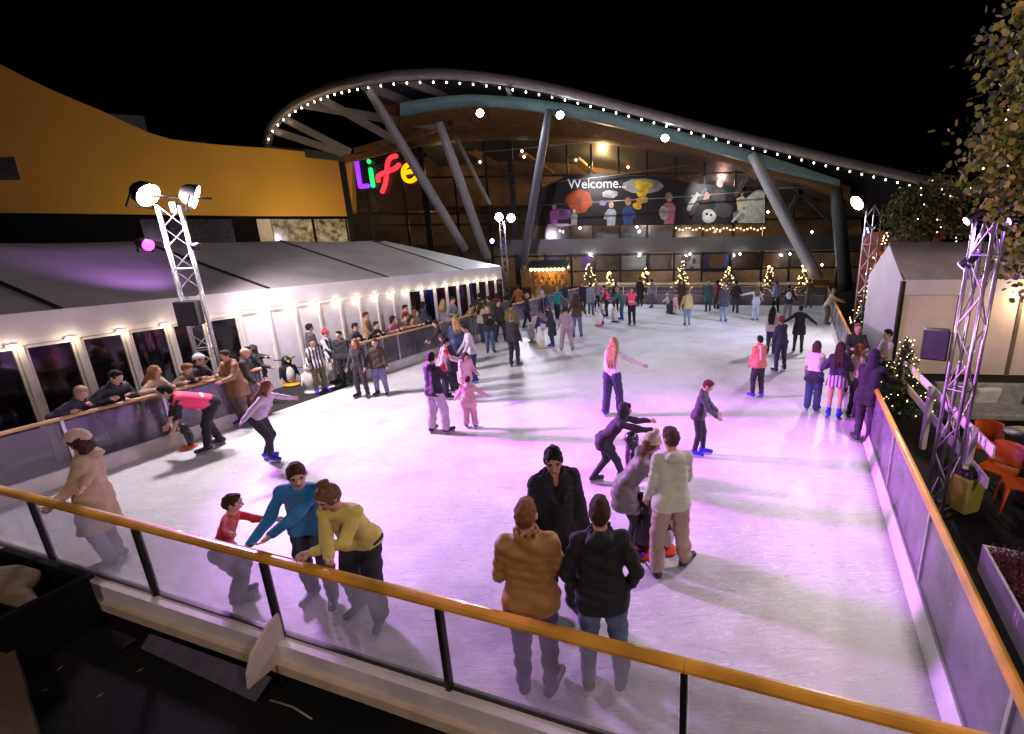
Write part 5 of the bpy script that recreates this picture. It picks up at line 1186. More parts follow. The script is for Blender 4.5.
# fir trees with fairy lights
M_fir = [leafmat('fir_dark', (.018, .045, .018)), leafmat('fir_mid', (.05, .085, .03))]
M_pot = mat('fir_pot', (.12, .08, .05), .7, var=.2)
def fir(label, base, ht, r, nl, pot=.0, needles=1500, seed=0, bulb=.016, st=16):
    rg = np.random.default_rng(seed+50); base = np.asarray(base, float); rt = empty('fir_tree', base, label, 'fir tree', 'small fir trees wrapped in fairy lights')
    MB().tube([base, base+z(ht*.6), base+z(ht*.97)], [.05, .035, .008], 8).build('trunk', M_bark, rt)
    if pot: MB().hexa([base+np.array([sx*a, sy*a, zz]) for a, zz in ((pot*.8, .0), (pot, .42)) for sx, sy in ((-1, -1), (1, -1), (1, 1), (-1, 1))]).build('tub', M_pot, rt, bevel=.02)
    V = []; F = []; MI = []; tips = []; z0 = .36 if pot else .12*ht
    for i in range(int(needles/14)):
        f_ = rg.uniform(0, 1)**1.25; zz = z0+(ht-z0)*f_; L_ = r*(1-f_)**.85*rg.uniform(.7, 1.12)+.05; an = rg.uniform(0, 2*math.pi); d_ = np.array([math.cos(an), math.sin(an), rg.uniform(-.25, .2)]); s_ = base+z(zz); e_ = s_+d_*L_
        tips.append(e_); tips.append(s_+d_*L_*rg.uniform(.5, .95))
        for j in range(14):
            t_ = .15+.85*j/13; c_ = s_+d_*L_*t_+[0, 0, -.12*L_*t_*t_]; w_ = (.5-.33*t_)*L_*.55+.03
            side = unit(np.cross(d_, rg.normal(size=3))); q = unit(d_*.7+side*rg.choice([-1, 1]))*w_; n_ = unit(np.cross(q, d_))*w_*.16; k = len(V)
            V += [c_-n_, c_+q, c_+n_]; F.append((k, k+1, k+2)); MI.append(int(rg.random() < .4))
    me = bpy.data.meshes.new('crown'); me.from_pydata((np.array(V)-base).tolist(), [], F); me.update()
    for m_ in M_fir: me.materials.append(m_)
    me.polygons.foreach_set('material_index', MI); o = bpy.data.objects.new('crown', me); COL.objects.link(o); o.parent = rt
    mb = MB(); T_ = np.array(tips)
    for i in range(nl): mb.ball(T_[rg.integers(len(T_))]+rg.normal(size=3)*.03, bulb, 6, 4)
    o = mb.build('fairy_lights', emit('fir_bulb_%g' % st, (1, .68, .27), st), rt); tag(o, kind='stuff')
def behindfar(px, off):  # ground point behind the far barrier
    lo, hi = 0., LB
    for _ in range(40):
        m_ = (lo+hi)/2
        if px_of(BLc+dB*m_+nB*off)[0] < px: lo = m_
        else: hi = m_
    q = BLc+dB*lo+nB*off; return np.array([q[0], q[1], GZ])
for i, (px, ht, r, lb) in enumerate(((573, 2.6, .75, 'fir tree with fairy lights right beside the bar hut'), (610, 2.1, .55, 'small lit fir behind the marshal in the pink vest at the far boards'), (645, 2.3, .5, 'slim lit fir tree at the middle of the far boards'), (681, 2.7, .8, 'tallest lit fir at the middle of the far boards, behind the yellow jacket'), (727, 2.3, .7, 'bushy lit fir above the skater in grey coat and pale jeans'), (768, 2.3, .65, 'lit fir behind the skater in pale blue at the far boards'), (801, 2.2, .7, 'lit fir just left of the tall timber box'))):
    fir(lb, behindfar(px, 1.1), ht, r, 75, .3, 1900, i, .024, 10)
fb = FRc+dR*float((G(845, 330)-FRc)@dR)+nR*1.5; fb[2] = GZ; fir('tall green fir with fairy lights beside the far right truss tower', fb, 4.0, .95, 130, 0, 4200, 21, .018, 14)
fb = G(896, 418, GZ); fb = fb+unit([fb[0], fb[1], 0])*.35; fb[2] = GZ; fir('bright fir full of golden fairy lights in front of the right marquee', fb, 1.75, .62, 110, 0, 3600, 33, .008, 14)
lamp('fir_glow', fb+np.array([-.3, -.6, 1.0]), None, 5, (1, .66, .3), 'POINT', .3)
# plain red and orange stall behind the far right truss
q0, q1 = PY(876, 285, 24), PY(896, 285, 24); rt = empty('kiosk', q0*[1, 1, 0]+z(GZ), 'red kiosk with orange awning panels behind the right marquee', 'kiosk')
q0[2] = q1[2] = GZ; hk = PY(876, 228, 24)[2]
MB().prism([q0, q1+[2, 0, 0], q1+[2, 0, hk], q0+z(hk)], (0, 2, 0)).build('wall', mat('kiosk_red', (.28, .03, .02), .6, var=.3), rt)
for y_ in (255, 268): p_ = PY(875, y_, 23.9); MB().bar(p_, p_+[3.2, 0, 0], .5, .35).build('awning', mat('kiosk_orange', (.50, .10, .03), .6, var=.2), rt)
lamp('kiosk_light', (q0+q1)/2+[0, -1.2, 2.6], None, 40, (1, .7, .45), 'POINT', .2)
# white rail fence line behind the far boards
q0, q1 = BLc+nB*2.0, BRc+nB*2.0; rt = empty('rail_fence', q0+z(GZ), 'white rail fence running behind the row of small fir trees', 'fence')
for zz in (.55, 1.05): MB().bar(q0+z(zz), q1+z(zz), .04, .14).build('rail', M_white, rt)
for k in range(9): q_ = q0+(q1-q0)*k/8; MB().bar(q_+z(GZ+.005), q_+z(1.15), .09, .09).build('post', M_white, rt)
# ------------------------------------------------------------------ foreground outside the front barrier
zb = tline(FLc, dF, [(263, 559)], 1.05)[0]
c_ = FLc+dF*(zb+.04); rt = None
arc = [(.03, .52), (.12, .49), (.22, .42), (.31, .32), (.365, .2), (.385, .06), (.03, .06)]
o = MB().prism([c_+nF*a+z(b) for a, b in arc], dF*.03).build('curved_bracket', mat('cream_board', (.60, .52, .44), .45, var=.08), None, bevel=.004); recentre(o); tag(o, 'cream board with a curved outer edge standing against the front barrier', 'board')
zb1 = tline(FLc, dF, [(137, 525)], 1.05)[0]
q = [FLc+dF*(zb1+.05)+nF*.17+z(GZ+.10), FLc+dF*(zb+.0)+nF*.17+z(GZ+.10), FLc+dF*(zb+.0)+nF*.33+z(GZ+.006), FLc+dF*(zb1+.05)+nF*.26+z(GZ+.006)]
o = MB().prism(q, (0, 0, .012)).build('floor_panel', mat('glossy_panel', (.12, .11, .14), .15, .3, var=.15), None); recentre(o); tag(o, 'glossy grey panel lying on the ground below the front barrier', 'panel')
o = MB().prism([FLc+dF*(zb1-1.6)+nF*.2+z(GZ+.02), FLc+dF*(zb1-.1)+nF*.2+z(GZ+.02), FLc+dF*(zb1-.1)+nF*.5+z(GZ+.006), FLc+dF*(zb1-1.6)+nF*.45+z(GZ+.006)], (0, 0, .012)).build('floor_panel', mat('dark_gloss_panel', (.012, .011, .012), .15, .2, var=.15), None); recentre(o); tag(o, 'dark glossy panel lying on the ground left of the grey one', 'panel')
# black open crate with a folded tan tarpaulin at the left edge
k0 = G(88, 583, .35); k0[2] = GZ; vx = unit(FLc-FRc); vy = nF
rt = empty('crate', k0, 'black open crate holding a folded tan tarpaulin at the left edge', 'crate')
cc = k0+vx*.75+vy*.3; axs = (vx, vy, z(1))
for dx, dy, sx, sy in ((0, -.3, 1.5, .04), (0, .3, 1.5, .04), (-.73, 0, .04, .56), (.73, 0, .04, .56)): MB().box(cc+vx*dx+vy*dy+z(.3), (sx, sy, .55), axs).build('side', mat('crate_black', (.004, .004, .004), .7, spec=.12), rt, bevel=.008)
for dx, dy, sx, sy in ((0, -.31, 1.6, .07), (0, .31, 1.6, .07), (-.76, 0, .07, .55), (.76, 0, .07, .55)): MB().box(cc+vx*dx+vy*dy+z(.60), (sx, sy, .05), axs).build('rim', mat('crate_black', (.004, .004, .004), .7, spec=.12), rt, bevel=.01)
MB().box(cc+z(.04), (1.4, .55, .04), axs).build('bottom', M_black, rt)
S = SDF(); S.ell(cc+z(.5)+vx*.25, (.36, .2, .16), None, .08); S.ell(cc+z(.56)+vx*.05-vy*.05, (.28, .17, .12), None, .08); S.cone(cc+z(.5)-vx*.2, cc+z(.46)-vx*.5, .1, .06, .08)
v_, f_ = S.mesh(.02, .012, 18); o = bpy.data.objects.new('tarpaulin', mesh_np('tarpaulin', v_, f_, mat('tan_tarp', (.15, .11, .06), .8, var=.2))); COL.objects.link(o); recentre(o); tag(o, 'crumpled tan tarpaulin lying in the black crate', 'tarpaulin')
# brown slab corner, bottom left
q = [G(-40, 640, GZ+.25), G(12, 638, GZ+.25), G(44, 760, GZ+.25), G(-60, 800, GZ+.25)]
o = MB().prism(q, (0, 0, -.24)).build('paving_block', mat('brown_slab', (.07, .045, .025), .75, var=.25, scale=3, bump=.4, bscale=30), None, bevel=.01); recentre(o); tag(o, 'brown stone block at the bottom left corner', 'block')
# cable and litter on the dark floor
c0 = G(270, 700, GZ+.012); c1 = G(312, 719, GZ+.012); o = MB().tube([c0, (c0+c1)/2+[.01, .02, 0], c1], .009, 6).build('cable', mat('pale_cable', (.22, .18, .14), .5), None); recentre(o); tag(o, 'short pale cable lying on the dark ground in front of the barrier', 'cable')
rg = np.random.default_rng(5)
mb = MB()
for (x, y) in ((27, 622), (70, 642), (60, 668), (140, 670), (45, 690), (100, 695)):
    p_ = G(x, y, GZ+.006); a = rg.uniform(0, 3); u_ = np.array([math.cos(a), math.sin(a), .05]); v_ = np.array([-math.sin(a), math.cos(a), .1]); V = [p_-u_*.03, p_+v_*.012, p_+u_*.035, p_-v_*.014]; mb._add(V, [(0, 1, 2, 3)])
o = mb.build('fallen_leaves', leafmat('leaf_pale', (.2, .16, .1)), None); tag(o, 'few pale fallen leaves scattered on the dark ground', 'leaves', kind='stuff')
# black rubber mat in the entry gap
q0 = FLc+dL*gap0; q1 = FLc+dL*gap1
o = MB().prism([q0+dL*.03-nL*.02+z(.003), q1-dL*.03-nL*.02+z(.003), q1-dL*.03+nL*1.7+z(.003), q0+dL*.03+nL*1.7+z(.003)], (0, 0, .014)).build('rubber_mat', mat('rubber', (.014, .013, .012), .8, bump=.5, bscale=120), None); recentre(o); tag(o, 'black rubber mat in the entry gap of the left barrier', 'mat')
# ------------------------------------------------------------------ penguin skating aids
PENG = []
def penguin(label, c, yaw, ht=.82, white=False, base=(.75, .25, .02), group='penguin skating aids'):
    c = np.asarray(c, float); s = ht/.82; Rm = rotz(R(yaw)); 
    def mk(nm, sd, m_, par=None, h_=.02):
        v_, f_ = sd.mesh(h_*s); o = bpy.data.objects.new(nm, mesh_np(nm, v_@Rm.T, f_, m_)); COL.objects.link(o); o.parent = par or rt; return o
    rt = empty('penguin_aid', c, label, 'skating aid', group)
    blk, wht = mat('penguin_black', (.012, .012, .015), .35), mat('penguin_white', (.70, .68, .64), .4)
    S = SDF(); S.ell((0, 0, .34*s), np.array([.17, .15, .30])*s, None, .05); S.ell((0, .02*s, .68*s), np.array([.115, .12, .12])*s, None, .06)
    for sg in (-1, 1): S.cone((sg*.16*s, 0, .5*s), (sg*.22*s, .04*s, .24*s), .04*s, .025*s, .03)
    mk('body', S, wht if white else blk)
    S = SDF(); S.ell((0, .055*s, .32*s), np.array([.125, .11, .25])*s, None, .05); mk('belly', S, wht)
    S = SDF(); S.cone((0, .12*s, .67*s), (0, .2*s, .65*s), .035*s, .008*s, .01); mk('beak', S, mat('penguin_orange', (.8, .32, .02), .4), h_=.01)
    S = SDF(); S.ell((0, .04*s, .035*s), np.array([.2, .24, .035])*s, None, .02); mk('base', S, mat('peng_base_%02x%02x' % (int(base[0]*255), int(base[1]*255)), base, .4), h_=.014)
    for sg in (-1, 1):
        S = SDF(); S.cone((sg*.1*s, 0, .7*s), (sg*.24*s, -.05*s, .72*s), .018*s, .016*s, .01); mk('handle', S, blk, h_=.012)
        S = SDF(); S.ell((sg*.045*s, .125*s, .71*s), np.array([.014, .008, .014])*s, None, .005); mk('eye', S, wht if not white else blk, h_=.006)
def facing(c, a):
    v = unit([c[0], c[1], 0]); rr = np.array([v[1], -v[0], 0]); f_ = math.cos(R(a))*(-v)+math.sin(R(a))*rr; return math.degrees(math.atan2(-f_[0], f_[1]))
for (x, y, zz, a, ht, wh, bs, lb) in ((291, 385, .017, 20, .85, False, (.8, .32, .02), 'penguin skating aid with orange base parked on the black mat'), (313, 392, .0, 10, .8, True, (.7, .68, .64), 'white penguin aid standing by the boards beside the striped shirt'),
        (325, 388, .0, 60, .75, True, (.7, .68, .64), 'white penguin aid tucked behind the striped shirt'), (644, 552, 0, 250, .82, False, (.7, .05, .02), 'black penguin aid with red base held by the woman in a cream hat'), (666, 549, 0, 30, .5, False, (.8, .06, .02), 'small penguin aid with red base behind the pale hoodie'),
        (633, 476, 0, 270, .8, False, (.06, .05, .06), 'black penguin aid pushed by the dark hooded skater'), (532, 342, 0, 90, .8, True, (.6, .45, .12), 'white penguin aid with yellow base pushed by nobody at far left'), (541, 348, 0, 120, .82, True, (.6, .45, .12), 'white penguin aid with yellow base in front of the purple child'), (599, 326, 0, 200, .8, True, (.7, .12, .08), 'white penguin aid with red base by the marshal at the far boards'), (614, 322, 0, 90, .75, True, (.06, .06, .2), 'white penguin aid pushed by the person in a green top'), (671, 314, 0, 90, .75, False, (.05, .05, .06), 'black penguin aid held by the tiny child in white'), (190, 447, 0, 300, .5, False, (.85, .16, .03), 'low penguin aid with orange base below the bending marshal')):
    c_ = G(x, y, zz); penguin(lb, c_, facing(c_, a), ht, wh, bs)
# ------------------------------------------------------------------ people
K = (.018, .018, .022); NAVY = (.025, .03, .06); JEAN = (.07, .10, .20); LJEAN = (.22, .30, .42); GREY = (.16, .15, .16); TAN = (.33, .20, .11); CREAM = (.55, .48, .36); WHT = (.62, .6, .6); PINK = (.62, .32, .36); KHAKI = (.12, .10, .05)
BR = (.045, .022, .012); DK = (.012, .009, .008); BL = (.42, .27, .11); GI = (.26, .11, .04); GY = (.3, .28, .27)
Pn = person
rail = lambda x, y: G(x, y, 1.11)
# near skaters at the front rail
Pn('person in a long tan hooded coat and beige hat looking over the left rail', (118, 563), 1.70, 245, ('coat', (.40, .29, .17), .24), ('jeans', (.12, .11, .15)), ('bob', BR), ('beanie', (.50, .38, .28)), 'black', arms=((20, 8, 30), ('w', rail(80, 497))), hood='down', lean=-6, fem=True, head=(10, 8))
Pn('child in a bright red top holding the front rail', (240, 602), 1.27, 75, ('sweater', (.52, .015, .02), .0), ('sweat', (.10, .10, .13)), ('short', BR), None, 'black', lean=22, arms=((52, 4, 15), ('w', rail(236, 546))), head=(8, 0), knee=.03, eyes=True)
Pn('man in a blue jumper leaning on the front rail', (325, 607), 1.74, 335, ('sweater', (.012, .17, .36)), ('jeans', (.05, .05, .07)), ('short', (.06, .025, .015)), None, 'black', lean=20, side=-6, arms=(('w', rail(256, 549)), (15, 25, 40)), feet=((-.05, -.02, 0), (.09, -.1, 0)), head=(-25, 12), eyes=True)
Pn('woman in a yellow jumper with a bun holding the front rail with both hands', (372, 618), 1.70, 325, ('sweater', (.58, .48, .09), .03), ('wide', (.012, .012, .016)), ('topbun', (.16, .08, .035)), None, 'black', lean=26, arms=(('w', rail(303, 561)), ('w', rail(330, 568))), feet=((-.09, .05, 0), (.1, -.06, 0)), head=(20, 14), fem=True, eyes=True)
Pn('man in a long black fur-collared coat facing the two men by the front rail', (562, 613), 1.86, 14, ('fur', (.010, .010, .013), .2), ('jeans', K), ('curly', DK), None, 'black', arms=((6, 9, 10), (6, 9, 10)), head=(12, 14), eyes=True, sk='b')
Pn('ginger haired man in a brown puffer jacket seen from behind', (538, 691), 1.80, 172, ('puffer', (.30, .15, .035)), ('jeans', (.07, .065, .09)), ('short', (.22, .085, .03)), None, 'black', arms=((12, 12, 30), (12, 12, 40)), feet=((-.06, 0, 0), (.07, -.03, 0)), toes=(10, 25), head=(8, 0))
Pn('man in a black fleece jacket and blue jeans with hands in pockets seen from behind', (605, 689), 1.79, 176, ('jacket', (.006, .006, .007), .06), ('jeans', (.10, .13, .22)), ('short', (.05, .022, .012)), None, 'black', arms=((-6, 22, 35, 34), (-6, 22, 35, 34)), feet=((-.08, 0, 0), (.08, 0, 0)), hood='down', head=(-5, 0))
Pn('person in a grey padded coat and cream bobble hat bending over a penguin aid', (630, 551), 1.66, 80, ('puffer', (.20, .18, .16), .14), ('leggings', K), ('bob', (.15, .07, .04)), ('pom', (.62, .52, .36)), 'blue', lean=30, arms=((50, 4, 25), (45, 4, 25)), knee=.02, head=(0, 10), fem=True, hood='down')
Pn('man in a pale green hoodie and beige trousers seen from behind', (672, 573), 1.77, 200, ('hoodie', (.50, .54, .40), .05), ('sweat', (.36, .27, .20)), ('short', (.09, .045, .03)), None, 'black', feet=((-.12, -.03, 0), (.10, .03, 0)), arms=((8, 8, 15), (15, 8, 30)), toes=(10, 55), head=(-20, 5))
Pn('dark hooded skater stretched forward pushing a penguin aid', (612, 484), 1.50, 92, ('jacket', (.022, .018, .03), .08), ('leggings', K), ('short', DK), None, 'black', lean=42, arms=((75, 3, 10), (70, 3, 15)), feet=((-.05, -.2, .0), (.05, .13, 0)), hood='up', drop=.04, head=(0, -10))
Pn('boy in a grey jacket and black gloves looking down at his skates', (698, 455), 1.40, 80, ('jacket', (.055, .055, .07), .04), ('leggings', (.015, .015, .02)), ('short', (.10, .03, .02)), None, 'blue', lean=12, arms=((20, 8, 25), (28, 14, 30)), feet=((-.05, .05, 0), (.06, -.04, 0)), head=(5, 25), toes=(0, 10))
Pn('woman with long blonde hair in a white top and navy flared trousers', (616, 416), 1.72, 160, ('sweater', (.68, .62, .62), -.0), ('wide', (.03, .03, .075)), ('longer', BL), None, 'blue', arms=((8, 10, 25), (18, 62, 12)), feet=((-.13, -.04, 0), (.05, .03, 0)), fem=True, lean=5, side=4)
Pn('man in a black jacket and pale grey joggers holding a child by the hand', (438, 434), 1.66, 130, ('jacket', (.012, .012, .02)), ('sweat', (.44, .36, .40)), ('short', DK), None, 'black', hood='down', arms=((10, 10, 20), (25, 30, 20)), feet=((-.1, 0, 0), (.1, .05, 0)), head=(-30, 15))
Pn('small child in a pink snow jacket skating with arms spread', (471, 428), 1.06, 170, ('puffer', (.62, .30, .34), .1), ('sweat', (.55, .30, .33)), ('short', BR), None, 'blue', arms=((15, 35, 10), (15, 50, 5)), lean=14, head=(10, 15), feet=((-.08, 0, 0), (.1, -.05, 0)))
Pn('girl in a pale pink jacket behind the pink-suited child', (468, 402), 1.25, 20, ('puffer', (.66, .38, .44), .12), ('leggings', PINK), ('long', BR), None, 'blue', arms=((20, 12, 40), (25, 15, 40)), lean=18, head=(0, 20))
Pn('skater in a red and white striped football shirt behind the man in joggers', (446, 399), 1.52, 100, ('sweater', striped('stripe_red', (.5, .02, .03), (.65, .6, .6), 62), .06), ('jeans', K), ('short', DK), None, 'black', lean=16, head=(0, 14), arms=((30, 8, 35), (30, 8, 35)))
Pn('person in a dark coat stooping beside the striped football shirt', (455, 392), 1.55, 240, ('coat', (.02, .02, .03), .18), ('jeans', K), ('short', BR), None, 'black', lean=20, head=(0, 15))
Pn('person in a long navy puffer coat seen from behind near the left rail', (461, 372), 1.66, 190, ('puffer', (.035, .04, .13), .26), ('jeans', NAVY), ('long', BL), None, 'black', fem=True)
Pn('person in a black jacket reaching out to the left rail', (445, 368), 1.5, 280, ('jacket', K), ('jeans', K), ('short', BR), None, 'black', lean=16, arms=((40, 30, 15), (25, 10, 30)))
Pn('man in a dark body warmer over white sleeves on blue skates', (476, 382), 1.62, 280, ('sweater', (.60, .56, .60)), ('jeans', (.04, .035, .06)), ('short', BR), None, 'blue', lean=10, arms=((15, 8, 20), (18, 6, 20)), head=(-10, 15), feet=((-.05, 0, 0), (.09, .03, 0)), pack=None)
Pn('woman in a black jacket and jeans holding her phone up', (491, 353), 1.62, 10, ('jacket', K), ('jeans', JEAN), ('long', BL), None, 'black', arms=((42, 2, 92, 30), (42, 2, 92, 30)), fem=True)
Pn('skater in black behind the woman with the phone', (501, 342), 1.6, 30, ('jacket', K), ('jeans', K), ('short', DK), None, 'black', feet=((-.1, .05, 0), (.1, -.05, 0)))
Pn('skater all in black standing upright left of the three far penguin aids', (515, 367), 1.6, 150, ('jacket', (.02, .018, .025)), ('jeans', (.02, .02, .025)), ('short', (.3, .14, .1)), None, 'black', feet=((-.08, 0, 0), (.06, .03, 0)))
Pn('person in a long olive coat seen from behind at the far left corner', (514, 350), 1.68, 170, ('coat', (.14, .12, .035), .22), ('jeans', (.06, .04, .05)), ('short', BR), None, 'black')
Pn('skater in a navy jacket gliding left of the teal jumper', (528, 329), 1.58, 100, ('jacket', NAVY), ('jeans', K), ('short', BL), None, 'black', feet=((-.12, -.1, 0), (.08, .08, 0)), lean=8)
Pn('small child in a white jacket near the far left corner', (534, 320), 1.2, 60, ('jacket', (.55, .52, .56)), ('sweat', (.4, .38, .45)), ('short', BL), None, 'blue')
Pn('skater in a teal jumper with one arm stretched out', (557, 320), 1.6, 150, ('sweater', (.015, .26, .24)), ('jeans', NAVY), ('short', BL), None, 'black', arms=((10, 78, 5), (20, 35, 20)), lean=10, feet=((-.06, .08, 0), (.1, -.08, 0)))
Pn('small child in a purple jacket behind a white penguin aid', (539, 343), 1.14, 80, ('jacket', (.16, .08, .36)), ('sweat', (.35, .33, .4)), ('short', (.4, .18, .16)), None, 'blue', arms=((50, 5, 20), (50, 5, 20)), lean=12)
Pn('person in a long navy coat watching the child in purple', (553, 347), 1.52, 260, ('coat', (.02, .025, .045), .26), ('jeans', NAVY), ('bob', (.14, .09, .04)), None, 'blue', fem=True, lean=8, head=(0, 12))
Pn('skater in a mauve jumpsuit with legs apart seen from behind', (567, 351), 1.56, 175, ('sweater', (.36, .27, .33), .0), ('wide', (.34, .25, .30)), ('bun', BR), None, 'brown', arms=((5, 18, 8), (5, 18, 8)), feet=((-.13, 0, 0), (.13, 0, 0)), fem=True)
Pn('person in a brown jacket and blue jeans facing away in mid rink', (578, 338), 1.74, 180, ('jacket', (.07, .04, .025), .05), ('jeans', (.10, .15, .28)), ('long', (.08, .04, .02)), None, 'black', arms=((5, 24, 12), (5, 24, 12)), feet=((-.1, 0, 0), (.08, .03, 0)), fem=True)
Pn('person in a pale blue-grey coat by the far boards', (591, 315), 1.6, 160, ('coat', (.28, .30, .38), .15), ('jeans', JEAN), ('short', BR), None, 'black')
Pn('person in a black open coat beside the pale blue-grey coat', (583, 312), 1.6, 20, ('coat', K, .15), ('jeans', K), ('short', BR), None, 'black')
Pn('rink marshal in a pink vest bending beside a penguin aid at the far boards', (607, 317), 1.58, 280, ('jacket', K), ('jeans', K), ('short', DK), None, 'black', vest=True, lean=14)
Pn('small child in white and black skating beside the far marshal', (603, 325), 1.08, 280, ('jacket', (.4, .4, .42)), ('leggings', NAVY), ('short', DK), None, 'blue', arms=((45, 5, 20), (45, 5, 20)), lean=14)
Pn('person in a green top and jeans leaning over a penguin aid', (622, 320), 1.62, 285, ('sweater', (.05, .16, .13), .06), ('jeans', JEAN), ('short', BL), None, 'blue', lean=26, arms=((45, 4, 15), (45, 4, 15)))
Pn('person in black behind the green top at the far boards', (616, 312), 1.6, 190, ('jacket', K), ('jeans', K), ('short', DK), None, 'black')
Pn('rink marshal in a bright pink vest standing in the open in mid distance', (632, 325), 1.70, 355, ('jacket', K), ('jeans', K), ('short', BR), None, 'black', vest=True, arms=((20, 10, 60, 20), (8, 10, 20)))
Pn('person in a long black coat against the far boards', (640, 307), 1.72, 200, ('coat', K, .25), ('jeans', K), ('short', DK), ('beanie', K), 'black')
Pn('tiny child in a white hat pushing a black penguin aid', (668, 313), .98, 280, ('jacket', (.6, .55, .52)), ('sweat', (.05, .05, .06)), ('short', BL), ('beanie', (.6, .55, .5)), 'black', lean=10, arms=((40, 4, 20), (40, 4, 20)))
Pn('small child in a pale pink coat beside the tiny child in white', (675, 314), .98, 200, ('coat', (.62, .46, .46), .15), ('leggings', PINK), ('short', BL), None, 'white')
Pn('person in a dark brown coat against the far boards by the tallest fir', (681, 310), 1.6, 20, ('coat', (.05, .03, .02), .2), ('jeans', K), ('short', BR), None, 'black')
Pn('skater in a cream yellow jacket and light jeans facing away', (687, 326), 1.56, 190, ('puffer', (.46, .36, .16), .05), ('jeans', (.20, .27, .40)), ('short', (.22, .14, .06)), None, 'black', arms=((10, 18, 20), (5, 10, 15)))
Pn('person in a long teal green coat by the far boards', (708, 312), 1.6, 190, ('coat', (.03, .09, .09), .2), ('jeans', (.03, .05, .06)), ('short', GY), None, 'blue')
Pn('person in a dark grey coat and pale jeans in front of the bushy fir', (723, 322), 1.72, 175, ('coat', (.05, .055, .075), .12), ('jeans', LJEAN), ('short', GY), None, 'blue')
Pn('person in a black jacket and navy jeans near the far right boards', (735, 313), 1.64, 165, ('jacket', K, .04), ('jeans', (.04, .05, .1)), ('short', DK), None, 'blue', arms=((0, 20, 15), (0, 20, 15)))
Pn('skater in pale blue with brown hair and arms held out', (755, 321), 1.62, 200, ('sweater', (.42, .50, .60)), ('jeans', (.40, .48, .6)), ('long', (.15, .08, .04)), None, 'blue', arms=((10, 80, 5), (25, 30, 10)), fem=True)
Pn('skater in a black jacket with a white backpack, arms out', (788, 321), 1.66, 185, ('jacket', K), ('jeans', GREY), ('short', DK), None, 'black', pack=(.6, .6, .62), arms=((5, 48, 5), (5, 30, 10)), feet=((-.12, -.05, 0), (.05, .02, 0)), lean=8)
Pn('woman in a flared black coat skating with arms spread wide', (798, 353), 1.58, 182, ('coat', (.010, .010, .012), .15), ('leggings', K), ('bun', DK), None, 'black', arms=((5, 52, 5), (5, 52, 5)), feet=((-.09, .02, 0), (.06, -.02, 0)), fem=True)
Pn('woman with long black hair and pale top behind the navy skater', (770, 355), 1.58, 165, ('sweater', (.5, .38, .38)), ('jeans', NAVY), ('longer', DK), None, 'blue', fem=True)
Pn('skater in a navy outfit leaning to the left', (777, 371), 1.60, 215, ('jacket', (.03, .035, .08), .0), ('jeans', (.035, .04, .08)), ('bun', (.16, .06, .04)), None, 'black', side=-8, feet=((-.08, -.08, 0), (.14, -.02, 0)), arms=((8, 6, 20), (20, 10, 40)), fem=True)
Pn('skater in an orange body warmer and pink scarf on blue skates', (757, 398), 1.50, 215, ('puffer', (.55, .16, .10), .03), ('jeans', (.02, .02, .03)), ('short', DK), None, 'blue', scarf=cloth((.62, .33, .40), 'knit'), arms=((10, 6, 20), (15, 6, 30)), fem=True, feet=((-.07, .03, 0), (.07, -.02, 0)))
Pn('woman in a white strappy top with a dark jacket tied round her waist', (811, 411), 1.56, 165, ('tee', (.64, .56, .60)), ('wide', (.05, .07, .20)), ('bob', (.06, .03, .025)), None, 'blue', skirt=cloth((.022, .018, .03)), arms=((10, 14, 25), (20, 14, 50)), fem=True)
Pn('girl in a black jacket and checked mini skirt with white socks', (833, 418), 1.62, 178, ('jacket', striped('black_violet', (.018, .014, .03), (.03, .018, .07), 18), .0), ('bare', K), ('long', (.05, .025, .02)), None, 'blue', skirt=striped('check_skirt', (.55, .45, .55), (.12, .05, .16), 90), arms=((12, 24, 40), (12, 24, 40)), fem=True)
Pn('man in a black jacket talking at the right barrier', (850, 392), 1.70, 15, ('jacket', K, .03), ('jeans', K), ('short', (.2, .12, .09)), None, 'black', arms=((25, 16, 70, 30), (25, 16, 70, 30)))
Pn('person in a cream top and black trousers with ginger hair by the right barrier', (851, 418), 1.58, 120, ('jacket', (.42, .34, .22), .02), ('jeans', K), ('bob', GI), None, 'black', fem=True)
Pn('person in a long dark violet parka leaning on the right barrier', (862, 443), 1.74, 165, ('coat', (.012, .007, .02), .1), ('jeans', (.03, .02, .04)), ('short', DK), None, 'black', hood='up', lean=8, arms=((25, 6, 55), (45, 10, 40)), toes=(45, 20))
Pn('bearded man in a pale grey T-shirt standing outside the right barrier', None, 1.75, 300, ('tee', (.40, .36, .34)), ('jeans', K), ('short', DK), None, 'black', at=(G(880, 398, GZ)[0], G(880, 398, GZ)[1]), z0=GZ, shoe=1, arms=((20, 8, 60, 20), (20, 8, 60, 20)), group='people outside the rink')
Pn('man in khaki trousers and white top leaning on the far end of the right barrier', (826, 325), 1.62, 100, ('sweater', (.6, .5, .4)), ('wide', (.12, .10, .03)), ('short', GY), None, 'blue', lean=20, arms=((55, 5, 20), (50, 5, 20)))
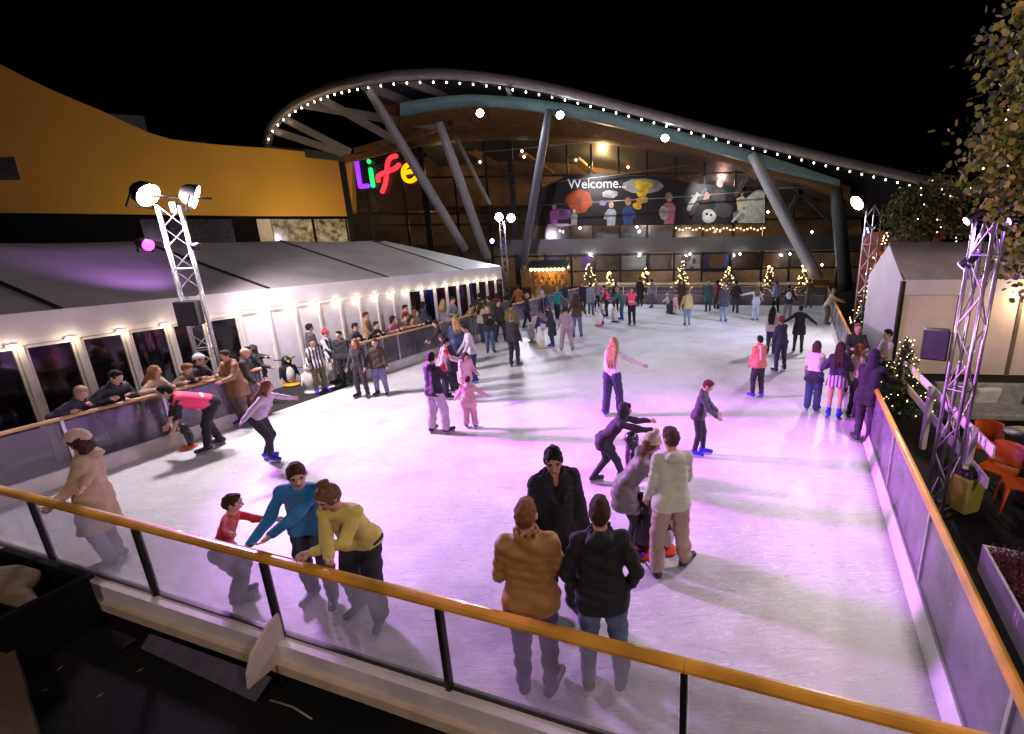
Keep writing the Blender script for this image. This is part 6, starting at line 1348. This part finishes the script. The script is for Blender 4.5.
# left side of the ice
Pn('rink marshal in a pink vest bending far over a child', (212, 449), 1.72, 275, ('jacket', (.02, .018, .02)), ('jeans', (.014, .012, .016)), ('short', DK), None, 'black', lean=68, vest=True, arms=((12, 4, 12), (18, 6, 8)), feet=((-.08, .04, 0), (.09, -.1, 0)), head=(0, -10))
Pn('child in dark clothes and blue skates behind the bending marshal', (186, 437), 1.12, 80, ('jacket', K), ('leggings', K), ('short', DK), ('beanie', K), 'blue', arms=((50, 5, 10), (50, 5, 10)), lean=14)
Pn('girl with long brown hair in a pale grey top striding with arms spread', (256, 461), 1.56, 55, ('sweater', (.46, .40, .42), .0), ('leggings', K), ('longer', (.20, .09, .04)), None, 'blue', lean=30, arms=((20, 62, 12), (-25, 60, 10)), feet=((-.05, .1, 0), (.06, .22, 0)), knee=.02, head=(-20, -12), fem=True, eyes=True)
Pn('person in a tan coat at the end of the near left rail', (246, 424), 1.64, 305, ('coat', (.26, .14, .07), .14), ('jeans', (.14, .10, .09)), ('short', BR), None, 'blue', hood='down', lean=8, arms=((30, 8, 55), (30, 8, 55)))
Pn('skater in a black and white striped shirt at the entry gap', (322, 393), 1.42, 20, ('sweater', striped('stripe_bw', (.02, .02, .02), (.66, .64, .66), 85), .06), ('jeans', KHAKI), ('short', BR), None, 'blue', arms=((12, 18, 20), (12, 18, 20)), feet=((-.07, 0, 0), (.08, 0, 0)))
Pn('skater in a monochrome football top and red bobble hat', (334, 384), 1.5, 60, ('sweater', striped('stripe_bw_wide', (.02, .02, .03), (.66, .64, .66), 45), .05), ('jeans', (.5, .48, .5)), ('short', BR), ('pom', (.42, .02, .05)), 'black', arms=((20, 10, 40), (20, 10, 40)))
Pn('person in a black coat and dark trousers behind the brown haired woman', (348, 386), 1.5, 330, ('jacket', K), ('jeans', K), ('short', DK), None, 'black')
Pn('woman with long auburn hair dressed in dark grey', (364, 397), 1.46, 330, ('sweater', (.035, .03, .035), .0), ('jeans', (.06, .05, .055)), ('longer', (.30, .12, .05)), None, 'black', arms=((8, 10, 20), (8, 14, 15)), feet=((-.08, .0, 0), (.09, -.02, 0)), fem=True, eyes=True)
Pn('man in an olive jacket and blue jeans beside the auburn haired woman', (383, 395), 1.44, 340, ('jacket', (.06, .045, .025), .05), ('jeans', (.17, .17, .32)), ('short', (.12, .07, .04)), None, 'black', arms=((8, 14, 12), (10, 18, 15)), feet=((-.08, 0, 0), (.08, 0, 0)), eyes=True)
# spectators behind the left rail
def spec(label, px, py, h, top, hair, face=25, off=.38, lean=10, arms=None, **kw):
    p = G(px, py, 1.1); q = p[:2]+nL[:2]*off
    hl = p+nL*.02-dL*.16; hr = p+nL*.02+dL*.16
    Pn(label, None, h, face, top, kw.pop('bottom', ('jeans', K)), hair, at=(q[0], q[1]), z0=-.0, shoe=1, lean=lean, arms=arms or (('w', p+nL*.06+dL*.13+[0, 0, .02]), ('w', p+nL*.06-dL*.13+[0, 0, .02])), group='spectators behind the left rail', **kw)
spec('grey haired man in a navy jacket leaning his chin over the left rail', 84, 412, 1.62, ('jacket', (.03, .035, .06)), ('short', (.4, .3, .2)), 40, lean=32, head=(0, 14))
spec('dark haired man in a black padded jacket leaning on the left rail', 124, 402, 1.72, ('puffer', (.012, .012, .02)), ('short', DK), 40, lean=24, head=(0, 12), bottom=('jeans', (.02, .02, .025)))
spec('person in a cream jacket crouching behind the left rail glass', 146, 397, 1.25, ('puffer', (.46, .40, .32)), ('short', GY), 200, off=.5, lean=36, head=(0, 25))
spec('blonde woman in a cream fleece at the left rail', 170, 391, 1.58, ('jacket', (.42, .32, .24)), ('long', (.30, .15, .06)), 60, off=.45, fem=True)
spec('person with tousled auburn hair propping elbows on the left rail', 194, 385, 1.55, ('jacket', (.12, .08, .06)), ('curly', (.22, .10, .04)), 60, lean=18, head=(0, 18))
spec('person in a white cap and black jacket beside the left truss', 214, 380, 1.62, ('jacket', K), ('short', DK), 60, off=.45, hat=('cap', (.6, .56, .5)))
spec('bald man in a dark brown jacket standing in the entry gap', 262, 372, 1.62, ('jacket', (.035, .025, .02), .05), ('bald', DK), 70, off=.55, arms=((10, 8, 30), (10, 8, 30)), bottom=('jeans', (.10, .06, .05)))
spec('man in black seated low in the entry gap behind the penguin aids', 279, 365, 1.5, ('jacket', K), ('short', DK), 40, off=1.0, arms=((30, 8, 50), (30, 8, 50)), sk='b')
spec('person in black beside the white wall right of the entry gap', 294, 360, 1.4, ('jacket', K), ('short', DK), 180, off=1.25, lean=14, hood='up')
spec('dark haired man in a grey jacket where the far left rail begins', 364, 341, 1.62, ('jacket', (.04, .04, .045)), ('short', DK), 70, lean=12)
spec('person in black filming with a phone over the far left rail', 384, 336, 1.55, ('jacket', K), ('short', DK), 60, lean=14)
spec('person in a dusty pink jacket at the far left rail', 402, 332, 1.62, ('jacket', (.32, .12, .14)), ('bob', DK), 60, fem=True, bottom=('jeans', (.14, .08, .1)))
spec('person in a beige coat next to the dusty pink jacket', 413, 329, 1.62, ('coat', (.30, .20, .16), .15), ('short', BR), 80, lean=12)
spec('brown haired woman in a camel jacket at the far left rail', 424, 327, 1.68, ('jacket', (.26, .17, .11)), ('long', (.14, .07, .035)), 60, fem=True)
spec('person in a black coat in front of the blue marquee door', 437, 323, 1.65, ('coat', K, .15), ('short', DK), 170, off=.9, lean=4)
spec('tall person in a grey jumper beside the last marquee doors', 460, 317, 1.86, ('sweater', (.26, .24, .25)), ('short', BR), 60)
spec('person in an ochre jacket bending over the last stretch of left rail', 473, 314, 1.6, ('jacket', (.34, .24, .08)), ('short', BR), 90, lean=40)
spec('person in a yellow jacket at the very end of the left rail', 486, 310, 1.62, ('jacket', (.48, .38, .14)), ('short', DK), 50, lean=24)
spec('person in black near the violet end of the marquee', 497, 308, 1.72, ('jacket', K), ('short', DK), 180, off=.8)
X_ = [('grey scarfed person in a charcoal coat among the far left crowd', 508, 336, 1.62, 200, ('coat', (.06, .06, .07), .15), 'short', DK), ('person in a maroon jacket among the crowd near the slim truss', 499, 330, 1.6, 150, ('jacket', (.16, .03, .04)), 'bob', BR),
      ('person in a cream jumper behind the phone woman', 483, 343, 1.55, 120, ('sweater', (.42, .36, .28)), 'long', BR), ('person in a green parka near the end of the left rail', 494, 337, 1.66, 230, ('coat', (.05, .08, .05), .12), 'short', DK),
      ('person in a white puffer jacket at the far left corner', 541, 317, 1.58, 150, ('puffer', (.5, .48, .5)), 'long', BL), ('person in a rust jacket left of the bar hut', 520, 318, 1.64, 190, ('jacket', (.28, .10, .03)), 'short', BR),
      ('child in a blue jacket beside the white puffer jacket', 548, 318, 1.15, 120, ('jacket', (.04, .10, .35)), 'short', BR), ('person in a mustard hat skating by the far left boards', 566, 312, 1.6, 220, ('jacket', NAVY), 'short', BR),
      ('person in a lilac jacket between the bar hut and the marshal', 597, 309, 1.55, 160, ('jacket', (.30, .22, .42)), 'long', BL), ('person in a grey hoodie at the middle of the far boards', 652, 308, 1.62, 250, ('hoodie', (.2, .2, .22)), 'short', DK),
      ('person in a burgundy coat right of the teal coat', 716, 309, 1.58, 140, ('coat', (.14, .02, .04), .15), 'bob', DK), ('person in a khaki jacket at the far right boards by the timber box', 808, 309, 1.6, 200, ('jacket', KHAKI), 'short', BR),
      ('person in a pale denim jacket behind the black flared coat', 775, 312, 1.58, 170, ('jacket', (.22, .28, .38)), 'short', BR)]
for i_, (lb_, x_, y_, h_, f_, tp_, hr_, hc__) in enumerate(X_):
    Pn(lb_, (x_, y_), h_, f_, tp_, ('jeans', (K, JEAN, NAVY, GREY)[i_ % 4]), (hr_, hc__), ('beanie', (.5, .3, .03)) if 'mustard' in lb_ else None, ('black', 'blue')[i_ % 2], arms=((10+6*(i_ % 3), 8+9*(i_ % 4), 15), (8, 10+7*(i_ % 3), 20+8*(i_ % 2))), feet=((-.08, .03*(i_ % 3-1), 0), (.08, -.03*(i_ % 3-1), 0)), lean=3*(i_ % 4))
for i_, (lb_, px_, py_, tp_, hr_) in enumerate((('person in a tan jacket standing back from the far left rail', 392, 330, ('jacket', (.3, .19, .1)), ('short', BR)), ('person in a navy coat standing back by the blue marquee door', 446, 317, ('coat', NAVY, .12), ('bob', DK)), ('person with fair hair at the crowded end of the left rail', 466, 314, ('jacket', (.2, .2, .24)), ('long', BL)), ('person in a red jacket near the red marquee door', 429, 321, ('jacket', (.35, .03, .03)), ('short', DK)), ('person in a dark hood walking along the white marquee wall', 339, 345, ('jacket', (.05, .045, .05)), ('short', DK)))):
    spec(lb_, px_, py_, 1.66, tp_, hr_, 70+40*(i_ % 3), off=1.0, lean=3, arms=((10, 8, 40, 15), (10, 8, 40, 15)))
print('people', NPEOPLE[0])
# hand-held phone
HAZE = 0
if HAZE:
    hz = MB().box((0, 25, 9.4), (118, 88, 21)).build('haze', None or mat('tmp', (1, 1, 1))); m_ = bpy.data.materials.new('night_haze'); m_.use_nodes = True; nt = m_.node_tree; nt.nodes.clear()
    o_ = nt.nodes.new('ShaderNodeOutputMaterial'); v_ = nt.nodes.new('ShaderNodeVolumePrincipled'); v_.inputs['Color'].default_value = (.85, .88, .92, 1); v_.inputs['Density'].default_value = HAZE; v_.inputs['Anisotropy'].default_value = .75; nt.links.new(v_.outputs[0], o_.inputs['Volume'])
    hz.data.materials.clear(); hz.data.materials.append(m_); tag(hz, 'thin cold night haze glowing round the floodlights', 'haze', kind='stuff')
# ------------------------------------------------------------------ render settings
# faint night sky glow from the city: one very weak cool sun lamp added as fill
mo = bpy.data.lights.new('sky_fill', 'SUN'); mo.energy = .012; mo.color = (.7, .8, 1); mo.angle = R(3); o = bpy.data.objects.new('sky_fill', mo); COL.objects.link(o); o.rotation_euler = (R(40), 0, R(30))
scene.view_settings.view_transform = 'Standard'; scene.view_settings.look = 'None'; scene.view_settings.gamma = 1; scene.view_settings.exposure = 0.10
scene.cycles.use_denoising = True
try: scene.cycles.denoiser = 'OPENIMAGEDENOISE'
except Exception: pass
scene.cycles.max_bounces = 8; scene.cycles.diffuse_bounces = 3; scene.cycles.glossy_bounces = 3; scene.cycles.transmission_bounces = 4; scene.cycles.transparent_max_bounces = 16
scene.cycles.sample_clamp_indirect = 4; scene.cycles.caustics_reflective = False; scene.cycles.caustics_refractive = False
scene.cycles.use_light_tree = True
